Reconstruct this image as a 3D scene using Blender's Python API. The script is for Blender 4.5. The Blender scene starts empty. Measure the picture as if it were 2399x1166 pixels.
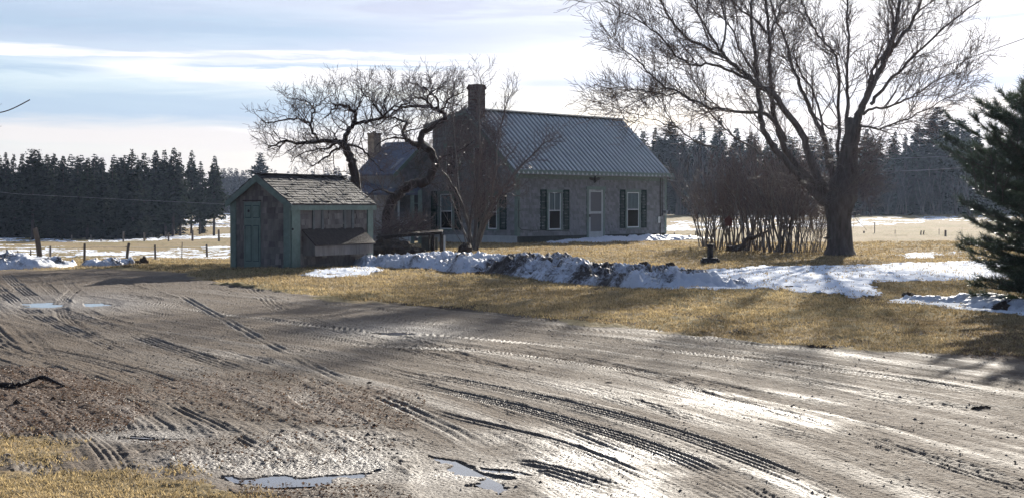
import bpy, math, random
import numpy as np
from math import radians, sin, cos, tan, atan, atan2, pi, sqrt
from mathutils import Vector

# ------------------------------------------------------------------ camera, world, sun
SC = bpy.context.scene
COL = SC.collection
FPX = 3466.0; CAMZ = 1.55; PITCH = atan(103 / FPX)
cam = bpy.data.cameras.new('camera'); cam.lens = 52.01; cam.sensor_width = 36
cam.clip_end = 9000; cam.clip_start = .1
camo = bpy.data.objects.new('camera', cam); COL.objects.link(camo)
camo.location = (0, 0, CAMZ); camo.rotation_euler = (pi / 2 - PITCH, 0, 0)
SC.camera = camo
SUN_AZ, SUN_EL = radians(16.5), radians(17.5)
SC.view_settings.view_transform = 'Standard'; SC.view_settings.look = 'None'
SC.view_settings.gamma = 1; SC.view_settings.exposure = 1.15
SC.cycles.use_denoising = True
SC.cycles.max_bounces = 6; SC.cycles.transparent_max_bounces = 12
SC.cycles.caustics_reflective = False; SC.cycles.caustics_refractive = False
SC.cycles.sample_clamp_indirect = 6

W = bpy.data.worlds.new('World'); SC.world = W; W.use_nodes = True
def world():
    nt = W.node_tree; nt.nodes.clear(); L = nt.links
    N = lambda t: nt.nodes.new(t)
    out = N('ShaderNodeOutputWorld'); bg = N('ShaderNodeBackground'); bg.inputs[1].default_value = .1
    L.new(bg.outputs[0], out.inputs[0])
    sky = N('ShaderNodeTexSky'); sky.sky_type = 'NISHITA'; sky.sun_disc = False
    sky.sun_elevation = SUN_EL; sky.sun_rotation = SUN_AZ
    sky.air_density = 1.0; sky.dust_density = 1.2; sky.ozone_density = 1.5
    tc = N('ShaderNodeTexCoord'); sep = N('ShaderNodeSeparateXYZ'); L.new(tc.outputs['Generated'], sep.inputs[0])
    def M(op, a, b=None, c=None, clamp=False):
        n = N('ShaderNodeMath'); n.operation = op; n.use_clamp = clamp
        for i, v in enumerate((a, b, c)):
            if v is None: continue
            if isinstance(v, (int, float)): n.inputs[i].default_value = v
            else: L.new(v, n.inputs[i])
        return n.outputs[0]
    def SS(v, a, b):      # smoothstep
        n = N('ShaderNodeMapRange'); n.interpolation_type = 'SMOOTHSTEP'
        L.new(v, n.inputs[0]); n.inputs[1].default_value = a; n.inputs[2].default_value = b
        n.inputs[3].default_value = 0; n.inputs[4].default_value = 1
        return n.outputs[0]
    az = M('ARCTAN2', sep.outputs[0], sep.outputs[1])
    el = M('ARCSINE', sep.outputs[2])
    def noise(sa, se, det=5, dist=.4, seed=0, rough=.55):
        cmb = N('ShaderNodeCombineXYZ')
        L.new(M('MULTIPLY', az, sa), cmb.inputs[0]); L.new(M('MULTIPLY', el, se), cmb.inputs[1]); cmb.inputs[2].default_value = seed
        n = N('ShaderNodeTexNoise'); n.inputs['Scale'].default_value = 1; n.inputs['Detail'].default_value = det
        n.inputs['Roughness'].default_value = rough; n.inputs['Distortion'].default_value = dist
        L.new(cmb.outputs[0], n.inputs['Vector']); return n.outputs['Fac']
    n1 = noise(5, 48, 6, .5, 3.3); n2 = noise(16, 150, 6, .8, 7.1); n3 = noise(2.2, 22, 4, .3, 1.7)
    # warped elevation so that cloud edges are ragged
    elw = M('ADD', el, M('MULTIPLY', M('SUBTRACT', n2, .5), .012))
    elw = M('ADD', elw, M('MULTIPLY', M('SUBTRACT', n1, .5), .012))
    def band(c, half, slope, a0, a1, soft=.0035, amax=None):   # a bank of cloud at elevation c
        cc = M('ADD', c, M('MULTIPLY', az, slope))
        t = SS(az, a0, a1)
        if amax: t = M('MULTIPLY', t, M('SUBTRACT', 1, SS(az, amax[0], amax[1])))
        h = M('MULTIPLY', half, M('ADD', M('MULTIPLY', t, .9), .1))
        d = M('ABSOLUTE', M('SUBTRACT', elw, cc))
        e = M('DIVIDE', M('SUBTRACT', M('ADD', h, soft), d), 2 * soft, clamp=True)
        return M('MULTIPLY', e, t)
    E_ = lambda py: (480 - py) / FPX
    bright = None
    for b in (band(E_(190), .0065, -.02, -.33, -.22), band(E_(167), .0022, -.03, -.36, -.34, .002, (-.30, -.22)), band(E_(140), .0012, 0, -.5, -.4, .0012, (-.24, -.15)),
              band(E_(128), .0016, .006, -.26, -.15, .0012), band(E_(146), .0012, .004, -.24, -.12, .0012), band(E_(150), .024, .03, -.08, .06, .012),
              band(E_(30), .02, .02, .02, .2, .01), band(E_(312), .0015, 0, -.22, -.16, .0015, (-.12, -.06)), band(E_(195), .012, 0, .02, .12, .008), band(E_(318), .0045, -.01, -.2, -.1, .004)):
        bright = b if bright is None else M('MAXIMUM', bright, b)
    cream = band(E_(345), .0095, -.02, -.6, -.36, .004)
    cream = M('MAXIMUM', cream, M('MULTIPLY', band(E_(395), .02, 0, -.6, -.4, .012), .75))
    veil = M('MULTIPLY', SS(n3, .42, .66), .6)
    hi = M('MULTIPLY', SS(el, .09, .12), M('ADD', .1, M('MULTIPLY', SS(n1, .42, .62), .7)))
    veil = M('MAXIMUM', veil, hi)
    streak = M('MULTIPLY', SS(n1, .58, .75), .5)
    sunside = SS(az, -.06, .30)
    def mix(f, a, b):
        n = N('ShaderNodeMix'); n.data_type = 'RGBA'
        if isinstance(f, (int, float)): n.inputs[0].default_value = f
        else: L.new(f, n.inputs[0])
        for i, v in ((6, a), (7, b)):
            if isinstance(v, tuple): n.inputs[i].default_value = (*v, 1)
            else: L.new(v, n.inputs[i])
        return n.outputs[2]
    K = 1.0 / (.1 * 2.0 ** SC.view_settings.exposure)
    c = lambda r, g, b: (r * K, g * K, b * K)
    clear = mix(SS(el, .02, .16), c(.42, .58, .73), c(.33, .47, .72))
    # the low sky of the photograph is a pale winter blue; higher up the plain sky texture takes over
    base = mix(M('MULTIPLY', M('SUBTRACT', 1, SS(el, .18, .5)), .8), sky.outputs[0], clear)
    col = mix(veil, base, c(.54, .57, .74))
    col = mix(M('MULTIPLY', cream, .85), col, c(.92, .86, .84))
    col = mix(streak, col, c(.95, .95, 1.0))
    col = mix(bright, col, c(1.15, 1.12, 1.12))
    glow = M('MULTIPLY', sunside, M('SUBTRACT', 1, SS(el, .5, .9)))
    back = M('SUBTRACT', 1, SS(M('ABSOLUTE', M('SUBTRACT', az, SUN_AZ)), .25, 1.1))
    glow = M('MULTIPLY', glow, back)
    col = mix(M('MULTIPLY', glow, M('ADD', .22, M('MULTIPLY', SS(n1, .42, .58), .72))), col, c(1.12, 1.06, 1.03))
    g_ = None
    for b in (band(E_(200), .006, .01, -.03, .02, .005, (.08, .14)), band(E_(185), .005, -.02, .22, .30, .004), band(E_(64), .002, 0, .26, .31, .0015), band(E_(255), .003, .02, .12, .2, .004), band(E_(75), .012, .01, -.3, -.1, .010, (.04, .2)), band(E_(100), .004, -.01, .0, .08, .005, (.12, .2))):
        g_ = b if g_ is None else M('MAXIMUM', g_, b)
    col = mix(M('MULTIPLY', g_, .8), col, c(.66, .71, .84))
    h_ = None
    for b in (band(E_(92), .009, -.02, -.7, -.5, .007, (-.16, .02)), band(E_(258), .011, .0, -.7, -.5, .006, (-.16, -.02)), band(E_(182), .002, .0, -.6, -.5, .002, (-.30, -.24)), band(E_(157), .0018, .01, -.26, -.2, .0015, (-.1, .0))):
        h_ = b if h_ is None else M('MAXIMUM', h_, b)
    col = mix(M('MULTIPLY', h_, .75), col, c(.45, .60, .77))
    far = SS(M('ABSOLUTE', M('SUBTRACT', az, SUN_AZ)), .6, 2.0)      # the sky opposite a low sun is deeper and bluer
    up = SS(el, .2, .9)
    col = mix(M('MULTIPLY', M('MAXIMUM', far, M('MULTIPLY', up, .8)), .85), col, c(.15, .215, .36))
    L.new(col, bg.inputs[0])
world()
sun = bpy.data.lights.new('sun', 'SUN'); sun.energy = 5.0; sun.angle = radians(.55); sun.color = (1, .93, .82)
suno = bpy.data.objects.new('sun', sun); COL.objects.link(suno)
SD = Vector((sin(SUN_AZ) * cos(SUN_EL), cos(SUN_AZ) * cos(SUN_EL), sin(SUN_EL)))
suno.rotation_euler = SD.to_track_quat('Z', 'Y').to_euler(); suno.location = (20, 60, 40)

# ------------------------------------------------------------------ numeric helpers
def sstep(a, b, x):
    t = np.clip((np.asarray(x, float) - a) / (b - a), 0, 1); return t * t * (3 - 2 * t)
ZLY = [0, 38, 50, 60, 100, 170, 300, 500, 6000]; ZL = [0, 0, -.3, -.7, -1.6, -2.1, -1.35, -.3, 0]
ZRY = [0, 60, 85, 180, 500, 6000]; ZR = [0, 0, .02, .40, .2, 0]
def H(x, y):
    x = np.asarray(x, float); y = np.asarray(y, float)
    u = x / np.maximum(y, 5.)
    w = sstep(-.03, -.2, u)
    r = np.hypot(x, y) * np.sign(y)
    return np.interp(y, ZLY, ZL) * w + np.interp(y, ZRY, ZR) * (1 - w)
def ray(px, py):
    a = (px - 1199.5) / FPX; b = (583 - py) / FPX
    return np.array((a, cos(PITCH) + b * sin(PITCH), -sin(PITCH) + b * cos(PITCH)))
def at(px, py, D):
    r = ray(px, py); t = D / r[1]; return np.array((r[0] * t, D, CAMZ + r[2] * t))
def gp(px, py):                      # where a line of sight meets the ground
    r = ray(px, py); ys = np.concatenate((np.arange(6, 90, .05), np.arange(90, 600, .5)))
    t = ys / r[1]; z = CAMZ + r[2] * t; h = H(r[0] * t, ys)
    k = int(np.argmax(z <= h)) if np.any(z <= h) else len(ys) - 1
    return np.array((r[0] * t[k], ys[k], float(h[k])))
def proj(x, y, z):
    z = z - CAMZ; d = y * cos(PITCH) - z * sin(PITCH); u = y * sin(PITCH) + z * cos(PITCH)
    d = np.maximum(d, .5); return 1199.5 + FPX * x / d, 583 - FPX * u / d
_rs = np.random.RandomState(5); _PT = _rs.rand(512, 512)
def vn(x, y):
    xi = np.floor(x).astype(np.int64); yi = np.floor(y).astype(np.int64)
    fx = x - xi; fy = y - yi; fx = fx * fx * (3 - 2 * fx); fy = fy * fy * (3 - 2 * fy)
    a = _PT[xi & 511, yi & 511]; b = _PT[(xi + 1) & 511, yi & 511]
    c = _PT[xi & 511, (yi + 1) & 511]; d = _PT[(xi + 1) & 511, (yi + 1) & 511]
    return (a * (1 - fx) + b * fx) * (1 - fy) + (c * (1 - fx) + d * fx) * fy
def fbm(x, y, o=4, g=.5):
    s = 0; a = 1; t = 0; c, n = cos(.6), sin(.6)
    for i in range(o):
        s = s + a * vn(x + 17.3 * i, y + 9.1 * i); t += a; a *= g
        x, y = (x * c - y * n) * 2.03, (x * n + y * c) * 2.03
    return s / t
def in_poly(px, py, poly):
    ins = np.zeros(px.shape, bool); n = len(poly)
    for i in range(n):
        x0, y0 = poly[i]; x1, y1 = poly[(i + 1) % n]
        if y0 == y1: continue
        m = ((y0 > py) != (y1 > py)) & (px < (x1 - x0) * (py - y0) / (y1 - y0) + x0)
        ins ^= m
    return ins
def polydist(x, y, P):               # distance, signed side and arclength to a polyline
    best = np.full(x.shape, 1e9); sd = np.zeros(x.shape); al = np.zeros(x.shape); acc = 0
    for i in range(len(P) - 1):
        ax, ay = P[i][:2]; bx, by = P[i + 1][:2]; dx, dy = bx - ax, by - ay; L = sqrt(dx * dx + dy * dy) + 1e-9
        t = np.clip(((x - ax) * dx + (y - ay) * dy) / (L * L), 0, 1)
        ex = x - ax - t * dx; ey = y - ay - t * dy; d = np.hypot(ex, ey); m = d < best
        best[m] = d[m]; sd[m] = (np.sign(dx * ey - dy * ex) * d)[m]; al[m] = (acc + t * L)[m]; acc += L
    return best, sd, al
def smooth_line(P, n=6):
    P = [np.array(p, float) for p in P]; out = []
    for i in range(len(P) - 1):
        p0 = P[max(i - 1, 0)]; p1 = P[i]; p2 = P[i + 1]; p3 = P[min(i + 2, len(P) - 1)]
        for k in range(n):
            t = k / n
            out.append(.5 * ((2 * p1) + (-p0 + p2) * t + (2 * p0 - 5 * p1 + 4 * p2 - p3) * t * t + (-p0 + 3 * p1 - 3 * p2 + p3) * t ** 3))
    out.append(P[-1]); return out

# ------------------------------------------------------------------ mesh helpers
class MB:
    def __init__(s): s.V = []; s.F = []; s.n = 0; s.buck = {}
    def add(s, V, F):
        V = np.asarray(V, float).reshape(-1, 3); F = np.asarray(F, np.int64)
        s.F.append(F + s.n); s.V.append(V); s.n += len(V)
    def box(s, O, D, Nn, s0, s1, n0, n1, z0, z1, dz=0):   # box in a wall's frame: along, outward, up
        V = []
        for z in (z0, z1):
            for a, b in ((s0, n0), (s1, n0), (s1, n1), (s0, n1)):
                V.append((O[0] + a * D[0] + b * Nn[0], O[1] + a * D[1] + b * Nn[1], z + dz * (a - s0)))
        s.add(V, [(0, 3, 2, 1), (4, 5, 6, 7), (0, 1, 5, 4), (1, 2, 6, 5), (2, 3, 7, 6), (3, 0, 4, 7)])
    def aabox(s, x0, x1, y0, y1, z0, z1): s.box((0, 0), (1, 0), (0, 1), x0, x1, y0, y1, z0, z1)
    def bar(s, a, b, w, h, up=(0, 0, 1)):
        a = Vector(a); b = Vector(b); t = (b - a).normalized(); u = Vector(up); sd = t.cross(u).normalized(); u = sd.cross(t)
        V = []
        for p in (a, b):
            for q, r in ((-1, -1), (1, -1), (1, 1), (-1, 1)): V.append(p + sd * (q * w / 2) + u * (r * h / 2))
        s.add(V, [(0, 3, 2, 1), (4, 5, 6, 7), (0, 1, 5, 4), (1, 2, 6, 5), (2, 3, 7, 6), (3, 0, 4, 7)])
    def tube(s, P, R, k=5):
        P = np.asarray(P, float); s.buck.setdefault((len(P), k), []).append((P, np.broadcast_to(np.asarray(R, float), (len(P),))))
    def prism(s, P, off):            # closed polygon extruded by a vector
        P = np.asarray(P, float); n = len(P); V = np.vstack((P, P + np.asarray(off)))
        s.add(V[:n], [list(range(n))]); s.add(V[n:], [list(range(n))[::-1]])
        for i in range(n): s.add([V[i], V[(i + 1) % n], V[n + (i + 1) % n], V[n + i]], [(3, 2, 1, 0)])
    def lathe(s, c, prof, k=16, sx=1, sy=1):
        V = []
        for r, z in prof:
            for i in range(k): V.append((c[0] + sx * r * cos(2 * pi * i / k), c[1] + sy * r * sin(2 * pi * i / k), c[2] + z))
        F = [(j * k + i, j * k + (i + 1) % k, (j + 1) * k + (i + 1) % k, (j + 1) * k + i) for j in range(len(prof) - 1) for i in range(k)]
        s.add(V, F); s.add(V[-k:], [list(range(k))]); s.add(V[:k], [list(range(k))[::-1]])
    def flush(s):
        for (m, k), L in s.buck.items():
            P = np.stack([p for p, r in L]); R = np.stack([r for p, r in L]); B = len(L)
            T = np.gradient(P, axis=1); T /= np.linalg.norm(T, axis=2, keepdims=True) + 1e-9
            ref = np.array((.577, .631, .113)); A = np.cross(T, ref); A /= np.linalg.norm(A, axis=2, keepdims=True) + 1e-9
            Bn = np.cross(T, A); an = 2 * pi * np.arange(k) / k
            V = P[:, :, None, :] + R[:, :, None, None] * (A[:, :, None, :] * np.cos(an)[None, None, :, None] + Bn[:, :, None, :] * np.sin(an)[None, None, :, None])
            j, i = np.meshgrid(np.arange(m - 1), np.arange(k), indexing='ij'); j = j.ravel(); i = i.ravel()
            F = np.stack((j * k + i, j * k + (i + 1) % k, (j + 1) * k + (i + 1) % k, (j + 1) * k + i), 1)
            F = (F[None] + (np.arange(B) * m * k)[:, None, None]).reshape(-1, 4)
            s.add(V.reshape(-1, 3), F)
        s.buck = {}
    def mesh(s, name, off=(0, 0, 0), smooth=False):
        s.flush(); V = np.vstack(s.V) - np.asarray(off, float); me = bpy.data.meshes.new(name)
        idx = []; tot = []
        for F in s.F:
            if F.ndim == 1: F = F[None]
            idx.append(F.ravel()); tot.append(np.full(len(F), F.shape[1]))
        idx = np.concatenate(idx).astype(np.int32); tot = np.concatenate(tot).astype(np.int32)
        me.vertices.add(len(V)); me.vertices.foreach_set('co', V.astype(np.float32).ravel())
        me.loops.add(len(idx)); me.loops.foreach_set('vertex_index', idx)
        st = np.concatenate(([0], np.cumsum(tot)[:-1])).astype(np.int32)
        me.polygons.add(len(tot)); me.polygons.foreach_set('loop_start', st); me.polygons.foreach_set('loop_total', tot)
        me.polygons.foreach_set('use_smooth', np.full(len(tot), smooth, bool))
        me.update(calc_edges=True); return me
LOCS = {}
def thing(name, label, cat, loc, group=None, kind=None):
    o = bpy.data.objects.new(name, None); COL.objects.link(o); o.location = tuple(float(v) for v in loc); o.empty_display_size = .1
    o['label'] = label; o['category'] = cat
    if group: o['group'] = group
    if kind: o['kind'] = kind
    LOCS[o.name] = np.array(loc, float); return o
def part(name, mb, m, parent, smooth=False, label=None):
    off = LOCS[parent.name]
    o = bpy.data.objects.new(name, mb.mesh(name, off, smooth)); COL.objects.link(o); o.parent = parent
    o.data.materials.append(m); LOCS[o.name] = off
    if label: o['label'] = label
    return o
def single(name, mb, m, label, cat, loc, group=None, kind=None, smooth=False):
    o = bpy.data.objects.new(name, mb.mesh(name, loc, smooth)); COL.objects.link(o); o.location = tuple(float(v) for v in loc)
    o.data.materials.append(m)
    if label: o['label'] = label
    if cat: o['category'] = cat
    if group: o['group'] = group
    if kind: o['kind'] = kind
    LOCS[o.name] = np.array(loc, float); return o
def copy_thing(root, loc, rotz, sc, label, group=None):
    r = root.copy(); COL.objects.link(r); r.location = tuple(float(v) for v in loc); r.rotation_euler = (0, 0, rotz); r.scale = sc
    r['label'] = label
    if group: r['group'] = group
    for ch in root.children:
        c = ch.copy(); COL.objects.link(c); c.parent = r
    return r

# ------------------------------------------------------------------ materials
def mat(name, col, rough=.8, spec=.3, var=.25, scale=6, bump=0, bscale=40, metal=0, island=0, col2=None, c2scale=None, stretch=(1, 1, 1), transl=0):
    m = bpy.data.materials.new(name); m.use_nodes = True; nt = m.node_tree; L = nt.links; b = nt.nodes['Principled BSDF']
    b.inputs['Roughness'].default_value = rough; b.inputs['Specular IOR Level'].default_value = spec; b.inputs['Metallic'].default_value = metal
    tc = nt.nodes.new('ShaderNodeTexCoord'); mp = nt.nodes.new('ShaderNodeMapping'); mp.inputs['Scale'].default_value = stretch
    L.new(tc.outputs['Object'], mp.inputs[0])
    def noise(s, d=6, r=.6):
        n = nt.nodes.new('ShaderNodeTexNoise'); n.inputs['Scale'].default_value = s; n.inputs['Detail'].default_value = d
        n.inputs['Roughness'].default_value = r; L.new(mp.outputs[0], n.inputs['Vector']); return n.outputs['Fac']
    def ramp(f, a, b_):
        n = nt.nodes.new('ShaderNodeMapRange'); L.new(f, n.inputs[0]); n.inputs[1].default_value = .3; n.inputs[2].default_value = .7
        n.inputs[3].default_value = a; n.inputs[4].default_value = b_; return n.outputs[0]
    val = ramp(noise(scale), 1 - var, 1 + var)
    if island:
        g = nt.nodes.new('ShaderNodeNewGeometry'); mr = nt.nodes.new('ShaderNodeMapRange'); L.new(g.outputs['Random Per Island'], mr.inputs[0])
        mr.inputs[3].default_value = 1 - island; mr.inputs[4].default_value = 1 + island
        mu = nt.nodes.new('ShaderNodeMath'); mu.operation = 'MULTIPLY'; L.new(val, mu.inputs[0]); L.new(mr.outputs[0], mu.inputs[1]); val = mu.outputs[0]
    if col2:
        mx = nt.nodes.new('ShaderNodeMix'); mx.data_type = 'RGBA'; L.new(ramp(noise(c2scale or scale * .4, 5, .7), 0, 1), mx.inputs[0])
        mx.inputs[6].default_value = (*col, 1); mx.inputs[7].default_value = (*col2, 1); base = mx.outputs[2]
    else:
        rg = nt.nodes.new('ShaderNodeRGB'); rg.outputs[0].default_value = (*col, 1); base = rg.outputs[0]
    vm = nt.nodes.new('ShaderNodeVectorMath'); vm.operation = 'SCALE'; L.new(base, vm.inputs[0]); L.new(val, vm.inputs['Scale'])
    L.new(vm.outputs[0], b.inputs['Base Color'])
    if bump:
        bp = nt.nodes.new('ShaderNodeBump'); bp.inputs['Strength'].default_value = min(1, bump * 3); bp.inputs['Distance'].default_value = bump * .05
        L.new(noise(bscale, 4, .65), bp.inputs['Height']); L.new(bp.outputs[0], b.inputs['Normal'])
    if transl:
        tr = nt.nodes.new('ShaderNodeBsdfTranslucent'); L.new(vm.outputs[0], tr.inputs[0]); ms = nt.nodes.new('ShaderNodeMixShader')
        ms.inputs[0].default_value = transl; L.new(b.outputs[0], ms.inputs[1]); L.new(tr.outputs[0], ms.inputs[2])
        L.new(ms.outputs[0], nt.nodes['Material Output'].inputs[0])
    return m
def glass_mat():
    m = bpy.data.materials.new('window_glass'); m.use_nodes = True; nt = m.node_tree; nt.nodes.clear(); L = nt.links
    o = nt.nodes.new('ShaderNodeOutputMaterial'); t = nt.nodes.new('ShaderNodeBsdfTransparent'); t.inputs[0].default_value = (.75, .8, .8, 1)
    g = nt.nodes.new('ShaderNodeBsdfGlossy'); g.inputs['Roughness'].default_value = .04
    f = nt.nodes.new('ShaderNodeFresnel'); f.inputs[0].default_value = 1.09; mx = nt.nodes.new('ShaderNodeMixShader')
    tc = nt.nodes.new('ShaderNodeTexCoord'); n = nt.nodes.new('ShaderNodeTexNoise'); n.inputs['Scale'].default_value = 3
    bp = nt.nodes.new('ShaderNodeBump'); bp.inputs['Strength'].default_value = .02; bp.inputs['Distance'].default_value = .003
    L.new(tc.outputs['Object'], n.inputs['Vector']); L.new(n.outputs[0], bp.inputs['Height']); L.new(f.outputs[0], mx.inputs[0]); L.new(t.outputs[0], mx.inputs[1]); L.new(g.outputs[0], mx.inputs[2]); L.new(mx.outputs[0], o.inputs[0])
    return m
M = dict(
    shingle=mat('weathered_shingle', (.225, .232, .24), .85, .2, .12, 14, .5, 30, island=.22, col2=(.205, .21, .215), c2scale=5, stretch=(1, 1, .25)),
    shedshingle=mat('old_brown_shingle', (.155, .138, .126), .85, .25, .25, 9, .5, 40, island=.34, col2=(.195, .182, .172), c2scale=1.0, stretch=(1, 1, .3)),
    sideshingle=mat('old_grey_shingle', (.195, .185, .178), .85, .25, .25, 9, .5, 40, island=.3, col2=(.15, .13, .12), c2scale=1.0, stretch=(1, 1, .3)),
    rshingle=mat('roof_shingle', (.085, .080, .078), .8, .3, .3, 9, .5, 40, island=.5, col2=(.05, .046, .045), c2scale=2.5),
    green=mat('green_trim_paint', (.15, .215, .185), .6, .35, .2, 9, .25, 60, col2=(.15, .195, .175), c2scale=4),
    dkgreen=mat('dark_green_paint', (.008, .028, .023), .7, .12, .2, 8),
    groove=mat('dark_door_groove', (.03, .055, .05), .8),
    white=mat('white_sash_paint', (.62, .65, .66), .5, .4, .1, 9),
    grey=mat('pale_grey_paint', (.42, .45, .45), .6, .3, .15, 5, .2, 30),
    dark=mat('dark_interior', (.018, .018, .02), .9, .1),
    curtain=mat('curtain_cloth', (.30, .33, .36), .9, .1, .25, 14, stretch=(1, 1, .1)),
    screen=mat('door_screen', (.10, .105, .115), .6, .3, .05, 9),
    found=mat('dark_foundation', (.05, .055, .05), .9, .2, .3, 6, .6, 12),
    brick=None,
    oldroof=mat('blue_grey_roofing', (.085, .10, .14), .6, .4, .2, 3, .3, 30, stretch=(1, 1, 4)),
    tan=mat('tan_chimney_plaster', (.30, .25, .19), .9, .2, .3, 5, .6, 12),
    wood=mat('grey_fence_wood', (.17, .145, .125), .85, .25, .35, 14, .8, 30, stretch=(1, 1, .15)),
    oldwood=mat('dark_old_wood', (.055, .045, .04), .85, .2, .3, 12, .6, 30),
    metal=mat('dull_metal', (.25, .26, .27), .45, .5, .15, 8, metal=.7),
    black=mat('black_cable', (.015, .015, .017), .5, .4),
    cable=mat('aerial_cable', (.07, .07, .08), .35, .6),
    iron=mat('rusty_dark_iron', (.03, .026, .024), .7, .4, .4, 12, .6, 30),
    stone=mat('dark_slab', (.055, .05, .05), .8, .3, .3, 9, .8, 18),
    bark=mat('maple_bark', (.11, .092, .080), .85, .25, .45, 10, 1.0, 22, col2=(.12, .105, .095), c2scale=5, stretch=(1, 1, .25)),
    twig=mat('twig_bark', (.15, .115, .10), .6, .4, .3, 8, island=.3),
    applebark=mat('apple_bark', (.050, .038, .034), .85, .25, .4, 10, 1.0, 20, stretch=(1, 1, .3)),
    appletwig=mat('apple_twig_bark', (.12, .088, .080), .55, .45, .3, 8, island=.35),
    redtwig=mat('reddish_stem_bark', (.125, .115, .11), .6, .4, .3, 8, island=.35),
    spruce=mat('spruce_needles', (.028, .042, .024), .92, .06, .35, .6, island=.45, transl=.08),
    sprucedark=mat('dark_spruce_needles', (.020, .030, .020), .95, .03, .35, .6, island=.45, transl=.04),
    pineneedle=mat('white_pine_needles', (.045, .07, .038), .38, .55, .3, 2, island=.4, transl=.2),
    farwood=mat('far_bare_wood', (.045, .038, .036), .95, .02, .3, .3, island=.5),
    leaflit=mat('fallen_leaves', (.13, .08, .05), .6, .35, .3, 3, island=.6, transl=.25),
    stoneg=mat('gravel_stone', (.11, .095, .082), .95, .05, .3, 3, island=.6),
    clod=mat('dark_earth', (.045, .032, .024), .85, .3, .5, 9, 1.0, 14, col2=(.085, .06, .04), c2scale=6),
    swing=mat('dark_swing_seat', (.03, .025, .02), .7),
    pink=mat('faded_red_paint', (.13, .055, .05), .7, .3, .2, 6),
    gdry=mat('dry_grass_blade', (.43, .335, .175), .7, .2, .35, 1.2, island=.6, col2=(.22, .165, .095), c2scale=.25, transl=.5),
    glass=glass_mat())
def brick_mat(name, c1, c2, mort, bw=.2, rh=.07):
    m = mat(name, c1, .9, .2); nt = m.node_tree; L = nt.links; b = nt.nodes['Principled BSDF']
    tc = nt.nodes.new('ShaderNodeTexCoord'); mp = nt.nodes.new('ShaderNodeMapping'); mp.inputs['Rotation'].default_value = (pi / 2, 0, 0)
    br = nt.nodes.new('ShaderNodeTexBrick'); br.inputs['Scale'].default_value = 1; br.inputs['Brick Width'].default_value = bw; br.inputs['Row Height'].default_value = rh
    br.inputs['Mortar Size'].default_value = .009; br.inputs['Color1'].default_value = (*c1, 1); br.inputs['Color2'].default_value = (*c2, 1); br.inputs['Mortar'].default_value = (*mort, 1)
    sp = nt.nodes.new('ShaderNodeSeparateXYZ'); cb = nt.nodes.new('ShaderNodeCombineXYZ'); ad = nt.nodes.new('ShaderNodeMath')
    L.new(tc.outputs['Object'], sp.inputs[0]); L.new(sp.outputs[0], ad.inputs[0]); L.new(sp.outputs[1], ad.inputs[1]); L.new(ad.outputs[0], cb.inputs[0]); L.new(sp.outputs[2], cb.inputs[1])
    L.new(cb.outputs[0], br.inputs['Vector']); L.new(br.outputs['Color'], b.inputs['Base Color'])
    bp = nt.nodes.new('ShaderNodeBump'); bp.inputs['Distance'].default_value = .02; L.new(br.outputs['Fac'], bp.inputs['Height']); bp.invert = True; L.new(bp.outputs[0], b.inputs['Normal'])
    return m
M['brick'] = brick_mat('chimney_brick', (.11, .06, .05), (.06, .04, .036), (.13, .12, .11))
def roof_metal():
    m = mat('ribbed_roof_metal', (.42, .44, .44), .30, .5, .12, 1.5, .08, 8, metal=.9, stretch=(1, 1, .3)); return m  # rib colour lightened to imitate the sky's gleam on the same metal
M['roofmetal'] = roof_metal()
M['roofpan'] = mat('shade_toned_roof_pan', (.15, .165, .17), .5, .4, .2, 1.2, .08, 8, metal=.6, stretch=(1, 1, .3))  # pan colour darkened: shade between the gleaming ribs is painted in

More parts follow.
